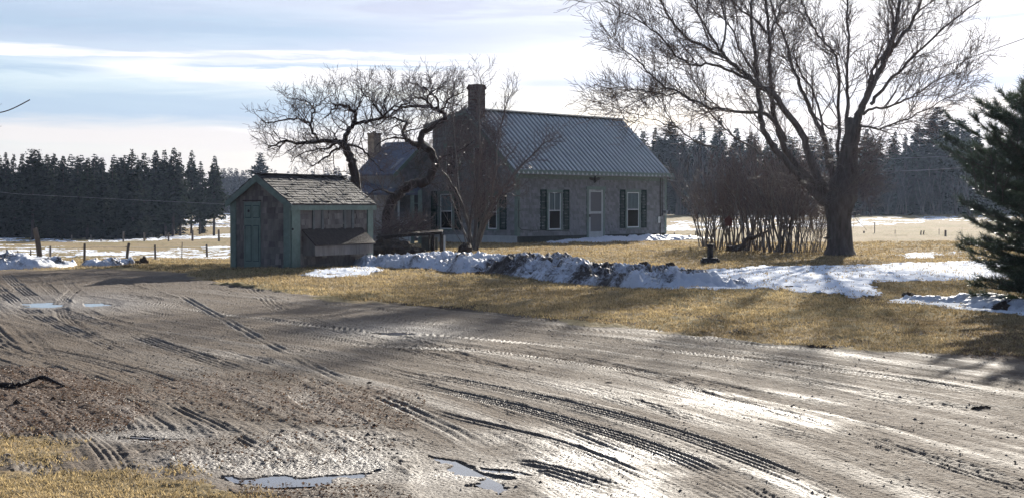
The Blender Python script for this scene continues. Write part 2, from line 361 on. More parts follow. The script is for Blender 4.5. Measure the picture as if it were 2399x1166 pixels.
def ground_mat():
    m = bpy.data.materials.new('ground_cover'); m.use_nodes = True; nt = m.node_tree; L = nt.links; b = nt.nodes['Principled BSDF']
    tc = nt.nodes.new('ShaderNodeTexCoord')
    def noise(s, d=5, r=.6, st=None):
        n = nt.nodes.new('ShaderNodeTexNoise'); n.inputs['Scale'].default_value = s; n.inputs['Detail'].default_value = d; n.inputs['Roughness'].default_value = r
        L.new(tc.outputs['Object'], n.inputs['Vector']); return n.outputs['Fac']
    def rmp(f, a, b_, lo=0., hi=1.):
        n = nt.nodes.new('ShaderNodeMapRange'); L.new(f, n.inputs[0]); n.inputs[1].default_value = a; n.inputs[2].default_value = b_
        n.inputs[3].default_value = lo; n.inputs[4].default_value = hi; return n.outputs[0]
    def mix(f, a, b_):
        n = nt.nodes.new('ShaderNodeMix'); n.data_type = 'RGBA'; L.new(f, n.inputs[0])
        for i, v in ((6, a), (7, b_)):
            if isinstance(v, tuple): n.inputs[i].default_value = (*v, 1)
            else: L.new(v, n.inputs[i])
        return n.outputs[2]
    def mth(op, a, b_):
        n = nt.nodes.new('ShaderNodeMath'); n.operation = op
        for i, v in enumerate((a, b_)):
            if isinstance(v, (int, float)): n.inputs[i].default_value = v
            else: L.new(v, n.inputs[i])
        return n.outputs[0]
    A = nt.nodes.new('ShaderNodeAttribute'); A.attribute_name = 'cover'; sa = nt.nodes.new('ShaderNodeSeparateColor'); L.new(A.outputs['Color'], sa.inputs[0])
    B = nt.nodes.new('ShaderNodeAttribute'); B.attribute_name = 'tint'; sb = nt.nodes.new('ShaderNodeSeparateColor'); L.new(B.outputs['Color'], sb.inputs[0])
    snow, wet, litter = sa.outputs[0], sa.outputs[1], sa.outputs[2]; road, green, dark = sb.outputs[0], sb.outputs[1], sb.outputs[2]
    fine = noise(55, 5, .7); mid = noise(7, 5, .65); big = noise(.9, 4, .6)
    vor = nt.nodes.new('ShaderNodeTexVoronoi'); vor.inputs['Scale'].default_value = 38; L.new(tc.outputs['Object'], vor.inputs['Vector'])
    vc = nt.nodes.new('ShaderNodeSeparateColor'); L.new(vor.outputs['Color'], vc.inputs[0])
    gravel = mix(rmp(fine, .3, .7), (.095, .072, .053), (.212, .168, .126))
    gravel = mix(rmp(vc.outputs[0], .75, 1., 0, .7), gravel, (.22, .19, .16))
    gravel = mix(rmp(mid, .35, .7, 0, .5), gravel, (.115, .088, .068))
    gravel = mix(mth('MULTIPLY', wet, .55), gravel, (.05, .042, .036))
    grass = mix(rmp(fine, .3, .7), (.20, .15, .082), (.41, .325, .19))
    grass = mix(rmp(mid, .4, .7, 0, .6), grass, (.19, .125, .07))
    grass = mix(mth('MULTIPLY', green, rmp(mid, .3, .6, .4, 1.)), grass, (.16, .145, .05))
    lit = mix(rmp(fine, .35, .65), (.05, .034, .025), (.17, .115, .08))
    soil = (.045, .033, .026)
    c = mix(rmp(road, .35, .65), grass, gravel)
    c = mix(rmp(mth('ADD', litter, mth('MULTIPLY', mth('SUBTRACT', fine, .5), .8)), .4, .6), c, lit)
    c = mix(rmp(mth('ADD', dark, mth('MULTIPLY', mth('SUBTRACT', mid, .5), .6)), .4, .7), c, soil)
    sn = rmp(mth('ADD', snow, mth('MULTIPLY', mth('SUBTRACT', fine, .5), .5)), .42, .58)
    c = mix(sn, c, (.78, .82, .88))
    L.new(c, b.inputs['Base Color'])
    rg = mth('SUBTRACT', .95, mth('MULTIPLY', wet, .42)); rg = mth('ADD', rg, mth('MULTIPLY', mth('SUBTRACT', mid, .5), .25))
    L.new(rg, b.inputs['Roughness']); L.new(mth('ADD', mth('MULTIPLY', wet, .34), .02), b.inputs['Specular IOR Level'])
    bp = nt.nodes.new('ShaderNodeBump'); bp.inputs['Strength'].default_value = .8; bp.inputs['Distance'].default_value = .02
    L.new(mth('ADD', fine, mth('MULTIPLY', mth('MULTIPLY', vor.outputs['Distance'], road), -.9)), bp.inputs['Height']); L.new(bp.outputs[0], b.inputs['Normal'])
    return m
M['ground'] = ground_mat()
def water_mat():
    m = bpy.data.materials.new('muddy_water'); m.use_nodes = True; b = m.node_tree.nodes['Principled BSDF']
    b.inputs['Base Color'].default_value = (.10, .085, .07, 1); b.inputs['Roughness'].default_value = .04; b.inputs['Specular IOR Level'].default_value = .7
    return m
M['water'] = water_mat()
def snow_mat():
    m = bpy.data.materials.new('old_plowed_snow'); m.use_nodes = True; nt = m.node_tree; L = nt.links; b = nt.nodes['Principled BSDF']
    A = nt.nodes.new('ShaderNodeAttribute'); A.attribute_name = 'cover'; sa = nt.nodes.new('ShaderNodeSeparateColor'); L.new(A.outputs['Color'], sa.inputs[0])
    tc = nt.nodes.new('ShaderNodeTexCoord'); n = nt.nodes.new('ShaderNodeTexNoise'); n.inputs['Scale'].default_value = 14; n.inputs['Detail'].default_value = 8; n.inputs['Roughness'].default_value = .75
    L.new(tc.outputs['Object'], n.inputs['Vector'])
    ad = nt.nodes.new('ShaderNodeMath'); ad.operation = 'ADD'; L.new(sa.outputs[0], ad.inputs[0]); L.new(n.outputs[0], ad.inputs[1])
    mr = nt.nodes.new('ShaderNodeMapRange'); L.new(ad.outputs[0], mr.inputs[0]); mr.inputs[1].default_value = .84; mr.inputs[2].default_value = 1.08
    mx = nt.nodes.new('ShaderNodeMix'); mx.data_type = 'RGBA'; L.new(mr.outputs[0], mx.inputs[0]); mx.inputs[6].default_value = (.60, .63, .69, 1); mx.inputs[7].default_value = (.05, .036, .028, 1)
    L.new(mx.outputs[2], b.inputs['Base Color']); b.inputs['Roughness'].default_value = .55; b.inputs['Specular IOR Level'].default_value = .4
    bp = nt.nodes.new('ShaderNodeBump'); bp.inputs['Strength'].default_value = .7; bp.inputs['Distance'].default_value = .05; L.new(n.outputs[0], bp.inputs['Height']); L.new(bp.outputs[0], b.inputs['Normal'])
    return m
M['snow'] = snow_mat()

# ------------------------------------------------------------------ the ground
EDGE = [(-900, 626), (0, 630), (300, 630), (400, 636), (480, 652), (560, 668), (650, 686), (800, 702), (1000, 716), (1200, 738), (1450, 766), (1600, 784), (1800, 806), (2000, 822), (2399, 836), (3200, 858), (5000, 880)]
SNOWP = [  # outlines of the flat snow patches, traced on the ground
    [(1590, 650), (1650, 634), (1760, 626), (1900, 622), (2010, 621), (2120, 616), (2300, 612), (2420, 612), (2420, 650), (2300, 657), (2120, 661), (2040, 668), (2070, 690), (2010, 700), (1900, 686), (1790, 680), (1680, 684), (1560, 680)],
    [(2070, 705), (2180, 698), (2330, 698), (2410, 716), (2560, 730), (2560, 745), (2399, 742), (2300, 730), (2190, 718), (2100, 714)],
    [(2120, 592), (2180, 590), (2190, 602), (2120, 603)],
    [(700, 642), (780, 632), (860, 622), (900, 634), (860, 642), (760, 648)]]
PATCHY = [([(-300, 572), (100, 574), (250, 590), (540, 578), (560, 606), (480, 611), (300, 612), (-300, 606)], .47),
          ([(150, 568), (260, 562), (400, 553), (600, 545), (600, 556), (450, 560), (260, 568)], .62),
          ([(1550, 533), (1660, 531), (1660, 541), (1550, 542)], .52), ([(1560, 520), (2300, 506), (2420, 505), (2420, 516), (2200, 522), (1900, 536), (1560, 540)], .36),
          ([(1650, 506), (1990, 507), (1990, 531), (1650, 534)], .42), ([(2000, 519), (2140, 513), (2240, 508), (2240, 512), (2060, 528), (2000, 531)], .54),
          ([(-200, 549), (150, 549), (170, 566), (-200, 568)], .5), ([(370, 500), (700, 500), (700, 532), (370, 534)], .5), ([(2000, 590), (2290, 588), (2290, 606), (2000, 606)], .3)]
LITTER = [([(-300, 868), (120, 860), (310, 900), (360, 960), (300, 1005), (150, 1022), (-300, 1022)], 1.0), ([(330, 880), (640, 870), (1000, 930), (980, 1010), (760, 1000), (560, 985), (380, 940)], .55),
          ([(300, 1030), (700, 1010), (980, 1040), (760, 1090), (420, 1090)], .42), ([(2230, 775), (2500, 765), (2500, 850), (2260, 838)], .62), ([(560, 1110), (900, 1130), (1000, 1180), (560, 1180)], .5)]
NEARG = [[(-500, 1014), (120, 1018), (175, 1040), (140, 1068), (-500, 1072)], [(-500, 1088), (100, 1098), (380, 1112), (560, 1150), (640, 1210), (600, 1400), (-500, 1400)]]
DARK = [[(2060, 690), (2110, 712), (1990, 716), (1970, 706)], [(1930, 742), (1990, 740), (1985, 750), (1930, 750)], [(1640, 752), (1930, 758), (1920, 766), (1700, 762)], [(1580, 733), (1700, 742), (1690, 752), (1590, 746)], [(2080, 778), (2200, 782), (2190, 790), (2090, 788)],
        [(900, 704), (1200, 731), (1500, 759), (1500, 766), (1200, 740), (900, 711)], [(1700, 797), (2000, 812), (1990, 822), (1700, 806)]]
PUDDLE = [[(545, 1108), (620, 1098), (720, 1104), (860, 1098), (872, 1106), (800, 1116), (740, 1128), (640, 1130), (560, 1120)], [(270, 1008), (340, 1006), (450, 1016), (440, 1025), (370, 1018), (280, 1015)],
          [(1015, 1064), (1060, 1068), (1130, 1102), (1200, 1140), (1180, 1150), (1100, 1120), (1030, 1085)], [(1120, 1088), (1200, 1092), (1240, 1106), (1170, 1104)], [(50, 706), (110, 703), (150, 711), (110, 716), (60, 713)], [(870, 774), (960, 772), (975, 778), (900, 780)],
          [(180, 706), (250, 704), (260, 710), (200, 714)]]
TR = lambda P: [gp(*q)[:2] for q in P]
REF = smooth_line(TR([(-200, 676), (100, 690), (500, 740), (900, 790), (1300, 850), (1700, 930), (2020, 1005), (2399, 1120), (2800, 1240)]))
REF2 = smooth_line(TR([(60, 640), (150, 720), (420, 830), (800, 960), (1100, 1080), (1300, 1166), (1500, 1280)]))
TRACKS = [  # centreline, width, depth, ribs, lugs
    (TR([(900, 860), (1200, 918), (1500, 990), (1750, 1075), (1950, 1166), (2100, 1250)]), .22, .035, 4, 1), (TR([(880, 880), (1150, 940), (1380, 1000), (1600, 1075), (1780, 1166), (1900, 1240)]), .20, .035, 4, 1),
    (TR([(960, 950), (1200, 1012), (1330, 1045), (1500, 1110), (1650, 1180)]), .10, .026, 1, 1), (TR([(640, 880), (760, 960), (850, 1015), (970, 1075), (1100, 1130), (1200, 1190)]), .26, .035, 0, 2),
    (TR([(290, 930), (400, 990), (470, 1030)]), .24, .03, 0, 2), (TR([(10, 640), (45, 672), (110, 712), (240, 760), (420, 820), (600, 880)]), .26, .03, 4, 1), (TR([(-40, 650), (0, 680), (60, 720), (170, 775), (330, 830)]), .26, .03, 4, 1),
    (TR([(700, 800), (1100, 820), (1400, 858), (1700, 905)]), .2, .025, 3, 1), (TR([(1400, 800), (1900, 860), (2200, 905), (2500, 960)]), .2, .03, 3, 1), (TR([(1900, 900), (2100, 940), (2399, 960), (2600, 985)]), .24, .045, 2, 1),
    (TR([(1950, 1010), (2140, 1060), (2300, 1110), (2500, 1180)]), .24, .045, 3, 2), (TR([(1700, 985), (1900, 1030), (2000, 1060)]), .2, .03, 3, 1), (TR([(860, 1020), (1100, 1060), (1300, 1105), (1500, 1170)]), .2, .03, 3, 1),
    (TR([(300, 700), (700, 760), (1100, 790), (1500, 830)]), .18, .018, 3, 1), (TR([(420, 690), (620, 800), (820, 900), (1000, 980), (1200, 1080)]), .2, .02, 2, 1), (TR([(1180, 1130), (1300, 1166), (1400, 1220)]), .25, .05, 2, 2)]
GRID = {}
def top(x, y):                       # height of the finished ground surface
    i = np.clip(np.searchsorted(GRID['R'], np.hypot(x, y)), 0, len(GRID['R']) - 1); j = np.clip(np.searchsorted(GRID['A'], np.arctan2(x, y)), 0, len(GRID['A']) - 1)
    return GRID['Z'][i, j]
def build_ground():
    pys = np.concatenate((np.arange(1330, 700, -1.15), np.arange(700, 545, -.75)))
    r1 = CAMZ * FPX / (pys - 480)
    r0 = np.concatenate(([.4], np.linspace(1, r1[0] - .2, 12)))
    r2 = [r1[-1] * 1.012]
    while r2[-1] < 6000: r2.append(r2[-1] * (1.012 if r2[-1] < 330 else 1.06))
    R = np.concatenate((r0, r1, r2))
    a_in = np.arctan(np.arange(-.375, .3751, .00072))
    a_out = np.linspace(a_in[-1], 2 * pi + a_in[0], 90)[1:-1]
    A = np.concatenate((a_in, a_out)); nr, na = len(R), len(A)
    RR, AA = np.meshgrid(R, A, indexing='ij'); X = RR * np.sin(AA); Y = RR * np.cos(AA)
    Z = H(X, Y)
    inn = (np.abs((AA + pi) % (2 * pi) - pi) < .42) & (RR < 700)
    x, y = X[inn], Y[inn]; z = Z[inn]
    wob = 1.0 + .02 * y
    wx = x + (fbm(x * 1.1, y * 1.1, 4) - .5) * .8 * wob; wy = y + (fbm(x * 1.1 + 40, y * 1.1 + 7, 4) - .5) * 1.0 * wob
    px, py = proj(wx, wy, H(wx, wy)); px0, py0 = proj(x, y, z)
    wx2 = x + (fbm(x * 4, y * 4, 4) - .5) * .35; wy2 = y + (fbm(x * 4 + 40, y * 4 + 7, 4) - .5) * .5
    px2, py2 = proj(wx2, wy2, H(wx2, wy2))
    nf = fbm(x * 2.3, y * 2.3, 5, .6); nc = fbm(x * .35, y * .35, 4)
    ed = np.interp(px, *zip(*EDGE))
    road = sstep(-3, 5, py - ed - 5 * (nf - .5))
    for P in NEARG: road = road * (1 - in_poly(px2, py2, P) * (.55 + .9 * (nf - .2)).clip(0, 1))
    snow = np.zeros_like(x)
    for P in SNOWP: snow = np.maximum(snow, in_poly(px2, py2, P) * np.where(nf > .30, .95, .3))
    streak = fbm(x * .55, y * .55, 5, .62)
    for P, d in PATCHY:
        snow = np.maximum(snow, in_poly(px, py, P) * sstep(.5 - (d - .5) * .55 - .02, .5 - (d - .5) * .55 + .035, streak) * .95)
    litter = np.zeros_like(x)
    for P, d in LITTER: litter = np.maximum(litter, in_poly(px, py, P) * (d * (.35 + nf)).clip(0, 1))
    dark = np.zeros_like(x)
    for P in DARK: dark = np.maximum(dark, in_poly(px2, py2, P) * .85)
    rdark = sstep(.72, .80, fbm(x * 1.6 + 3, y * 1.0 + 8, 4, .6)) * (1 - road) * (y < 40); dark = np.maximum(dark, rdark * .7)
    green = sstep(.48, .66, nc) * .5
    green = np.maximum(green, in_poly(px, py, [(1500, 660), (2320, 660), (2350, 740), (1900, 745), (1500, 715)]) * (.1 + .8 * nf))
    # relief
    _, c1, s1 = polydist(x, y, REF); _, c2, s2 = polydist(x, y, REF2)
    st = fbm(c1 * 3.5, s1 * .16, 5, .68) ; st2 = fbm(c1 * 20 + 9, s1 * .4, 4, .65); st3 = fbm(c2 * 5, s2 * .25, 5, .65)
    w2 = sstep(14, 9, y) * sstep(-.05, -.15, x / y) * .8 + .2
    big = fbm(x * .5, y * .5, 3); grav = fbm(x * 16, y * 16, 3, .7)
    zr = .045 * (st - .5) * (1 - w2 * .6) + .035 * (st3 - .5) * w2 + .014 * (st2 - .5) + .010 * (grav - .5) + .05 * (big - .5)
    lumps = sstep(.68, .8, fbm(x * 5, y * 5, 3)) * .006; zr = zr + lumps
    zg = .05 * (nf - .5) + .035 * (fbm(x * 7, y * 7, 4, .65) - .5) + .12 * (nc - .5) + .02 * rdark
    dz = np.where(True, zr * road + zg * (1 - road), 0)
    wet = (.02 + 1.6 * (st - .5) + .5 * (big - .5)).clip(0, 1)
    def blob(cx, cy, rx, ry, k=0.): return sstep(1.25, .35, np.hypot((px - cx) / rx, (py - cy - k * (px - cx)) / ry))
    wet = np.maximum(wet, blob(760, 1090, 420, 80, .08) * (-.1 + 1.6 * nf).clip(0, .85))
    wet = np.maximum(wet, blob(1420, 1120, 330, 110, .15) * (.0 + 1.7 * nf).clip(0, .95))
    wet = np.maximum(wet, blob(1760, 950, 340, 50, .16) * (.35 + 3.5 * (st - .45)).clip(0, .9))
    wet = np.maximum(wet, blob(1480, 960, 330, 60, .16) * (.2 + 2.5 * (st - .45)).clip(0, .6))
    wet = (wet * sstep(45, 18, y) + .12) * (1 - sstep(480, 120, px0) * sstep(960, 900, py0) * .5)
    rt = np.random.RandomState(44)
    for i in range(64):          # many faint crossing wheel marks
        cc, ss = ((c1, s1), (c2, s2))[i % 3 == 0]; cen = rt.uniform(-7.5, 6) if i % 3 else rt.uniform(-3, 4); kk = rt.normal(0, .07); s0 = rt.uniform(0, 26); ln = rt.uniform(3, 12); hw = rt.uniform(.07, .13)
        t = (cc - cen - kk * (ss - s0) - .25 * np.sin(ss * .22 + i)) / hw; fd = sstep(s0 - ln, s0 - ln + 2.5, ss) * sstep(s0 + ln, s0 + ln - 2.5, ss) * (2.0 * vn(ss * .9 + i * 7, t * 0 + i) - .3).clip(0, 1)
        nr_ = rt.randint(2, 5); dd_ = rt.uniform(.004, .010); dz = dz + road * fd * (1 - .7 * (litter > .3)) * (-dd_ * sstep(1.05, .85, np.abs(t)) + .006 * np.cos(t * pi * (nr_ + .5)) * (np.abs(t) < .95) + dd_ * .6 * np.exp(-((np.abs(t) - 1.25) / .18) ** 2))
        wet = np.maximum(wet, fd * .28 * (np.abs(t) < 1) * rt.uniform(.3, 1))
    for P, wd, dp, ribs, lug in TRACKS:
        wd *= .55; dp *= .36; P = smooth_line(P); xs = [p[0] for p in P]; ys = [p[1] for p in P]
        m = (x > min(xs) - 1) & (x < max(xs) + 1) & (y > min(ys) - 1) & (y < max(ys) + 1)
        d, c, s = polydist(x[m], y[m], P); L_ = s.max()
        fade = sstep(0, 1.2, s) * sstep(L_, L_ - 1.2, s) * (2.2 * fbm(s * 1.2, c / wd * .25 + wd * 99, 3) - .35).clip(0, 1.1)
        t = c / wd
        prof = -dp * sstep(1.0, .8, np.abs(t)) + dp * .5 * np.exp(-((np.abs(t) - 1.2) / .16) ** 2) * (.4 + 1.1 * vn(s * 6, t * 2 + 50))
        if ribs: prof = prof + .012 * np.cos(t * pi * (ribs + .5)) * (np.abs(t) < .95)
        if lug: prof = prof + (.005 if lug == 1 else .016) * vn(s * 2.1, t * 1.5 + 9) * (np.sin(s * 2 * pi / (.055 if lug == 1 else .15) + np.abs(t) * 2.2) > .1) * (np.abs(t) < .92)
        e = dz[m]; dz[m] = e * (1 - .6 * fade * (np.abs(t) < 1)) + prof * fade * (road[m] > .3)
        wm = wet[m]; wet[m] = np.maximum(wm, .55 * fade * (np.abs(t) < 1))
    dz = np.where(road > .5, dz * .72, dz) ; dz = dz + (litter > .35) * .02 * (fbm(x * 12, y * 12, 3, .7) - .3)
    psm = np.zeros_like(x); pg = np.zeros_like(x)
    for P in PUDDLE:
        ins = in_poly(px2, py2, P).astype(float); cen = np.mean(P, 0)
        wet = np.maximum(wet, np.exp(-(((px0 - cen[0]) / 220) ** 2 + ((py0 - cen[1]) / 30) ** 2)) * .9)
        psm = np.maximum(psm, ins); rx = (max(p[0] for p in P) - min(p[0] for p in P)) * .62; ry = (max(p[1] for p in P) - min(p[1] for p in P)) * .8
        pg = np.maximum(pg, sstep(1.5, .9, np.hypot((px0 - cen[0]) / rx, (py0 - cen[1]) / ry)))
    dz = dz * (1 - pg) + pg * (-.019 + .2 * dz); dz = np.where(psm > 0, -.036 + .010 * grav, np.maximum(dz, -.024 + .008 * grav))
    dz = dz * (1 + np.minimum(y, 60) / 60); dz = dz + snow * .03 * (.4 + nf)
    # see the water level below must stay above the water level (-0.045 at most)
    for k, cx, cy, rad in ((0, 0, 0, 0),): pass
    Z[inn] = z + dz
    GRID['R'] = R; GRID['A'] = a_in; GRID['Z'] = Z[:, :len(a_in)].copy()
    cover = np.zeros((nr, na, 4), np.float32); tint = np.zeros((nr, na, 4), np.float32); cover[..., 3] = tint[..., 3] = 1
    cover[inn, 0] = snow; cover[inn, 1] = wet * road + .05; cover[inn, 2] = litter; tint[inn, 0] = road; tint[inn, 1] = green; tint[inn, 2] = dark
    co = np.stack((X, Y, Z), -1).reshape(-1, 3); cover = cover.reshape(-1, 4); tint = tint.reshape(-1, 4)
    i, j = np.meshgrid(np.arange(nr - 1), np.arange(na), indexing='ij'); i = i.ravel(); j = j.ravel(); j2 = (j + 1) % na
    F = np.stack((i * na + j, (i + 1) * na + j, (i + 1) * na + j2, i * na + j2), 1)[:, ::-1]
    fs = cover[F[:, 0], 0]; fr = tint[F[:, 0], 0]
    sel = np.where(fs > .5, 2, np.where(fr > .5, 1, 0))
    for k, nm in ((0, 'ground'), (1, 'driveway'), (2, 'snow')):
        Fk = F[sel == k]; used, inv = np.unique(Fk, return_inverse=True); Fk = inv.reshape(-1, 4)
        mb = MB(); mb.add(co[used], Fk)
        me = mb.mesh(nm, (0, 0, 0), True)
        for an, arr in (('cover', cover), ('tint', tint)):
            at_ = me.color_attributes.new(an, 'FLOAT_COLOR', 'POINT'); at_.data.foreach_set('color', arr[used].ravel())
        o = bpy.data.objects.new(nm, me); COL.objects.link(o); me.materials.append(M['ground']); o['kind'] = 'structure'
    return
build_ground()
for i, P in enumerate(PUDDLE):
    Q = np.array([gp(*q) for q in P]); c = Q.mean(0); lv = -.0245 * (1 + c[1] / 60) + c[2]
    mb = MB(); Q2 = c + (Q - c) * 1.12; Q2[:, 2] = lv; mb.add(Q2, [list(range(len(Q2)))])
    o = single('puddle', mb, M['water'], None, None, (c[0], c[1], lv), kind='structure')

# ------------------------------------------------------------------ walls and shingles
def on_plane(O, D, px, py):
    r = ray(px, py); det = -r[0] * D[1] + D[0] * r[1]; t = (-O[0] * D[1] + D[0] * O[1]) / det
    P = t * r; s = (P[0] - O[0]) * D[0] + (P[1] - O[1]) * D[1]; return s, CAMZ + t * r[2]
def shingles(mb, O, D, Nn, s0, s1, z0, z1, expo, wa, inside, rng, th=.026, n0=.004):
    rows = int((z1 - z0) / expo) + 1
    for r in range(rows):
        zb = z0 + r * expo; s = s0 - rng.random() * wa
        while s < s1:
            w = wa * rng.uniform(.6, 1.45); a = max(s, s0) + .002; b = min(s + w, s1) - .002; s += w
            if b - a < .015: continue
            zt = min(zb + expo * 1.08, z1); j = rng.uniform(-.008, .006); zz = zb + j
            if zt - zz < .02: continue
            if not (inside((a + b) / 2, (zz + zt) / 2) and inside(a, (zz + zt) / 2) and inside(b, (zz + zt) / 2)): continue
            nb = n0 + th * rng.uniform(.8, 1.9); V = []
            for (ss, nn, z) in ((a, n0, zz), (b, n0, zz), (b, nb, zz), (a, nb, zz), (a, 0, zt), (b, 0, zt), (b, n0, zt), (a, n0, zt)):
                V.append((O[0] + ss * D[0] + nn * Nn[0], O[1] + ss * D[1] + nn * Nn[1], z))
            mb.add(V, [(0, 1, 2, 3), (3, 2, 6, 7), (0, 3, 7, 4), (1, 5, 6, 2)])
def poly_wall(mb, O, D, Nn, pts, thick):    # solid slab under the shingles
    P = [(O[0] + s * D[0], O[1] + s * D[1], z) for s, z in pts]; mb.prism(P, (-Nn[0] * thick, -Nn[1] * thick, 0))

# ------------------------------------------------------------------ the farmhouse
def farmhouse():
    rng = random.Random(4); th = radians(48)
    O = ((1212 - 1199.5) / FPX * 60, 60.); Fd = (cos(th), sin(th)); Gd = (-sin(th), cos(th)); NF = (sin(th), -cos(th)); NG = (-cos(th), -sin(th))
    house = thing('farmhouse', 'old grey shingled farmhouse with green trim, dark shutters and a ribbed metal roof', 'house', (O[0], O[1], 0))
    Lf = 10.17; Wg = 5.6; gpk = 2.7; ZE = 3.0; ZRd = 5.48; ZD = 4.95
    W3 = lambda s, g, z: (O[0] + s * Fd[0] + g * Gd[0], O[1] + s * Fd[1] + g * Gd[1], z)
    FP = lambda px, py: on_plane(O, Fd, px, py); GP = lambda px, py: on_plane(O, Gd, px, py)
    # front wall
    mb = MB(); mb.box(O, Fd, NF, 0, Lf, -.2, 0, .25, ZE + .05)
    holes = []
    def fbox(x0, y0, x1, y1, P, midz=None):
        s0, _ = P(x0, (y0 + y1) / 2); s1, _ = P(x1, (y0 + y1) / 2); _, za = P((x0 + x1) / 2, y1); _, zb = P((x0 + x1) / 2, y0)
        return (min(s0, s1), max(s0, s1), za, zb)
    wins = [fbox(1282, 451, 1315, 538, FP), fbox(1466, 451, 1498, 533, FP)]; door = fbox(1376, 445, 1413, 563, FP)
    inside = lambda s, z: not any(a - .01 < s < b + .01 and c - .01 < z < d + .01 for a, b, c, d in wins + [door])
    shingles(mb, O, Fd, NF, .12, Lf - .1, .28, ZE - .18, .125, .14, inside, rng)
    part('front_wall', mb, M['shingle'], house)
    # gable wall
    gw = [(0, .25), (Wg, .25), (Wg, 3.15), (Wg - .75, 3.75), (Wg - .75, ZD - .05), (gpk, ZRd - .06), (0, ZE)]
    mb = MB(); poly_wall(mb, O, Gd, NG, gw, .2)
    gwins = [fbox(1030, 455, 1063, 537, GP), fbox(1142, 459, 1168, 537, GP), fbox(1043, 343, 1078, 412, GP), fbox(1108, 345, 1144, 413, GP)]
    def ing(s, z):
        if any(a - .01 < s < b + .01 and c - .01 < z < d + .01 for a, b, c, d in gwins): return False
        if s < gpk: return z < ZE + (ZRd - ZE) * s / gpk - .06
        if s > Wg - .75: return z < 3.1 + (Wg - s) * .7
        return z < ZRd + (ZD - ZRd) * (s - gpk) / (Wg - .75 - gpk) - .06
    shingles(mb, O, Gd, NG, .12, Wg - .08, .28, ZRd, .125, .15, ing, rng)
    part('gable_wall', mb, M['shingle'], house)
    # back and far walls
    mb = MB(); mb.box(O, Fd, NF, 0.2, Lf - .2, -Wg, -Wg + .2, .25, 3.15)
    P = [W3(Lf, g, z) for g, z in gw]; mb.prism(P, (-Fd[0] * .2, -Fd[1] * .2, 0))
    mb.box(O, Fd, NF, .2, Lf - .2, -Wg + .75, -Wg + .95, 3.1, ZD - .1)
    part('back_wall', mb, M['shingle'], house)
    mb = MB(); mb.box(O, Fd, NF, -.01, Lf + .02, -.3, .015, -.3, .262); mb.box(O, Fd, NF, Lf - .3, Lf + .02, -Wg, -.3, -.3, .262); mb.box(O, Fd, NF, .02, Lf - .3, -Wg, -Wg + .2, -.3, .255)
    part('foundation', mb, M['found'], house)
    mb = MB(); mb.box(O, Gd, NG, .0, Wg, .012, .04, -.15, .26); mb.box(O, Gd, NG, -.02, Wg, .01, .06, .255, .29); part('skirt_board', mb, M['grey'], house)
    # trim
    for s0, s1 in ((-.025, .13), (Lf - .13, Lf + .02)):
        mb = MB(); mb.box(O, Fd, NF, s0, s1, .0, .028, .27, ZE - .1); part('corner_board', mb, M['green'], house)
    mb = MB(); mb.box(O, Gd, NG, 0, .13, 0, .028, .29, ZE - .1); part('corner_board', mb, M['green'], house)
    mb = MB(); mb.box(O, Gd, NG, Wg - .14, Wg + .01, 0, .028, .29, 3.1); part('corner_board', mb, M['green'], house)
    mb = MB(); mb.box(O, Fd, NF, -.25, Lf + .25, .20, .245, ZE - .22, ZE - .02); mb.box(O, Fd, NF, -.2, Lf + .2, .03, .2, ZE - .2, ZE - .16); mb.box(O, Fd, NF, 0, Lf, .0, .035, ZE - .38, ZE - .19)
    part('fascia', mb, M['green'], house)
    # metal roof
    def roof_slab(mb, a, b, c, d, t):      # quad with thickness
        mb.prism([a, b, c, d], (0, 0, -t))
    ov = .27; sl = (ZRd - ZE) / gpk
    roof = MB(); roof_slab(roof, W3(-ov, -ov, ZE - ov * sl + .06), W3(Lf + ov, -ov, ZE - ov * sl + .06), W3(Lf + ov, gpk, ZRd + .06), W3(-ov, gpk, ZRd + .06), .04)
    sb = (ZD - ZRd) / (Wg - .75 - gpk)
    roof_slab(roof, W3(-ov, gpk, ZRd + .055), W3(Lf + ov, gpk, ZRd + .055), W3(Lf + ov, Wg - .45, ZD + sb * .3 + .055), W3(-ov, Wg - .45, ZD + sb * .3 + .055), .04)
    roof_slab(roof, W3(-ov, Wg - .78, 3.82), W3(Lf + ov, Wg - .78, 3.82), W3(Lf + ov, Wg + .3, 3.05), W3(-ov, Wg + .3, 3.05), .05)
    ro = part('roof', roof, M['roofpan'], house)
    rb = MB(); k = 0; s = -ov + .02
    while s < Lf + ov:
        wv = .028 if k % 1 == 0 else .015
        a0, b0 = W3(s, -ov - .01, ZE - ov * sl + .06), W3(s, gpk, ZRd + .062); a1, b1 = W3(s + .10, -ov - .01, ZE - ov * sl + .06), W3(s + .10, gpk, ZRd + .062)
        hgt = .055; am, bm = W3(s + .025, -ov - .01, ZE - ov * sl + .06 + hgt), W3(s + .025, gpk, ZRd + .062 + hgt); an, bn = W3(s + .075, -ov - .01, ZE - ov * sl + .06 + hgt), W3(s + .075, gpk, ZRd + .062 + hgt)
        rb.add([a0, am, an, a1, b0, bm, bn, b1], [(0, 4, 5, 1), (1, 5, 6, 2), (2, 6, 7, 3), (0, 1, 2, 3)]); s += .29; k += 1
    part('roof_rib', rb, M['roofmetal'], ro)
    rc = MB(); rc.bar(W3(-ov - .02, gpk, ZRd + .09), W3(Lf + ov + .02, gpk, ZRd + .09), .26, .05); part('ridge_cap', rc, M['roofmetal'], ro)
    for s_ in (-ov + .02, Lf + ov - .02):
        mb = MB(); mb.bar(W3(s_, -ov + .02, ZE - ov * sl - .06), W3(s_, gpk, ZRd - .06), .03, .16); mb.bar(W3(s_, gpk, ZRd - .07), W3(s_, Wg - .45, ZD + sb * .3 - .06), .03, .14)
        part('rake_board', mb, M['green'], house)
    # chimney
    cc = W3(.25, gpk - .2, 0); ch = MB()
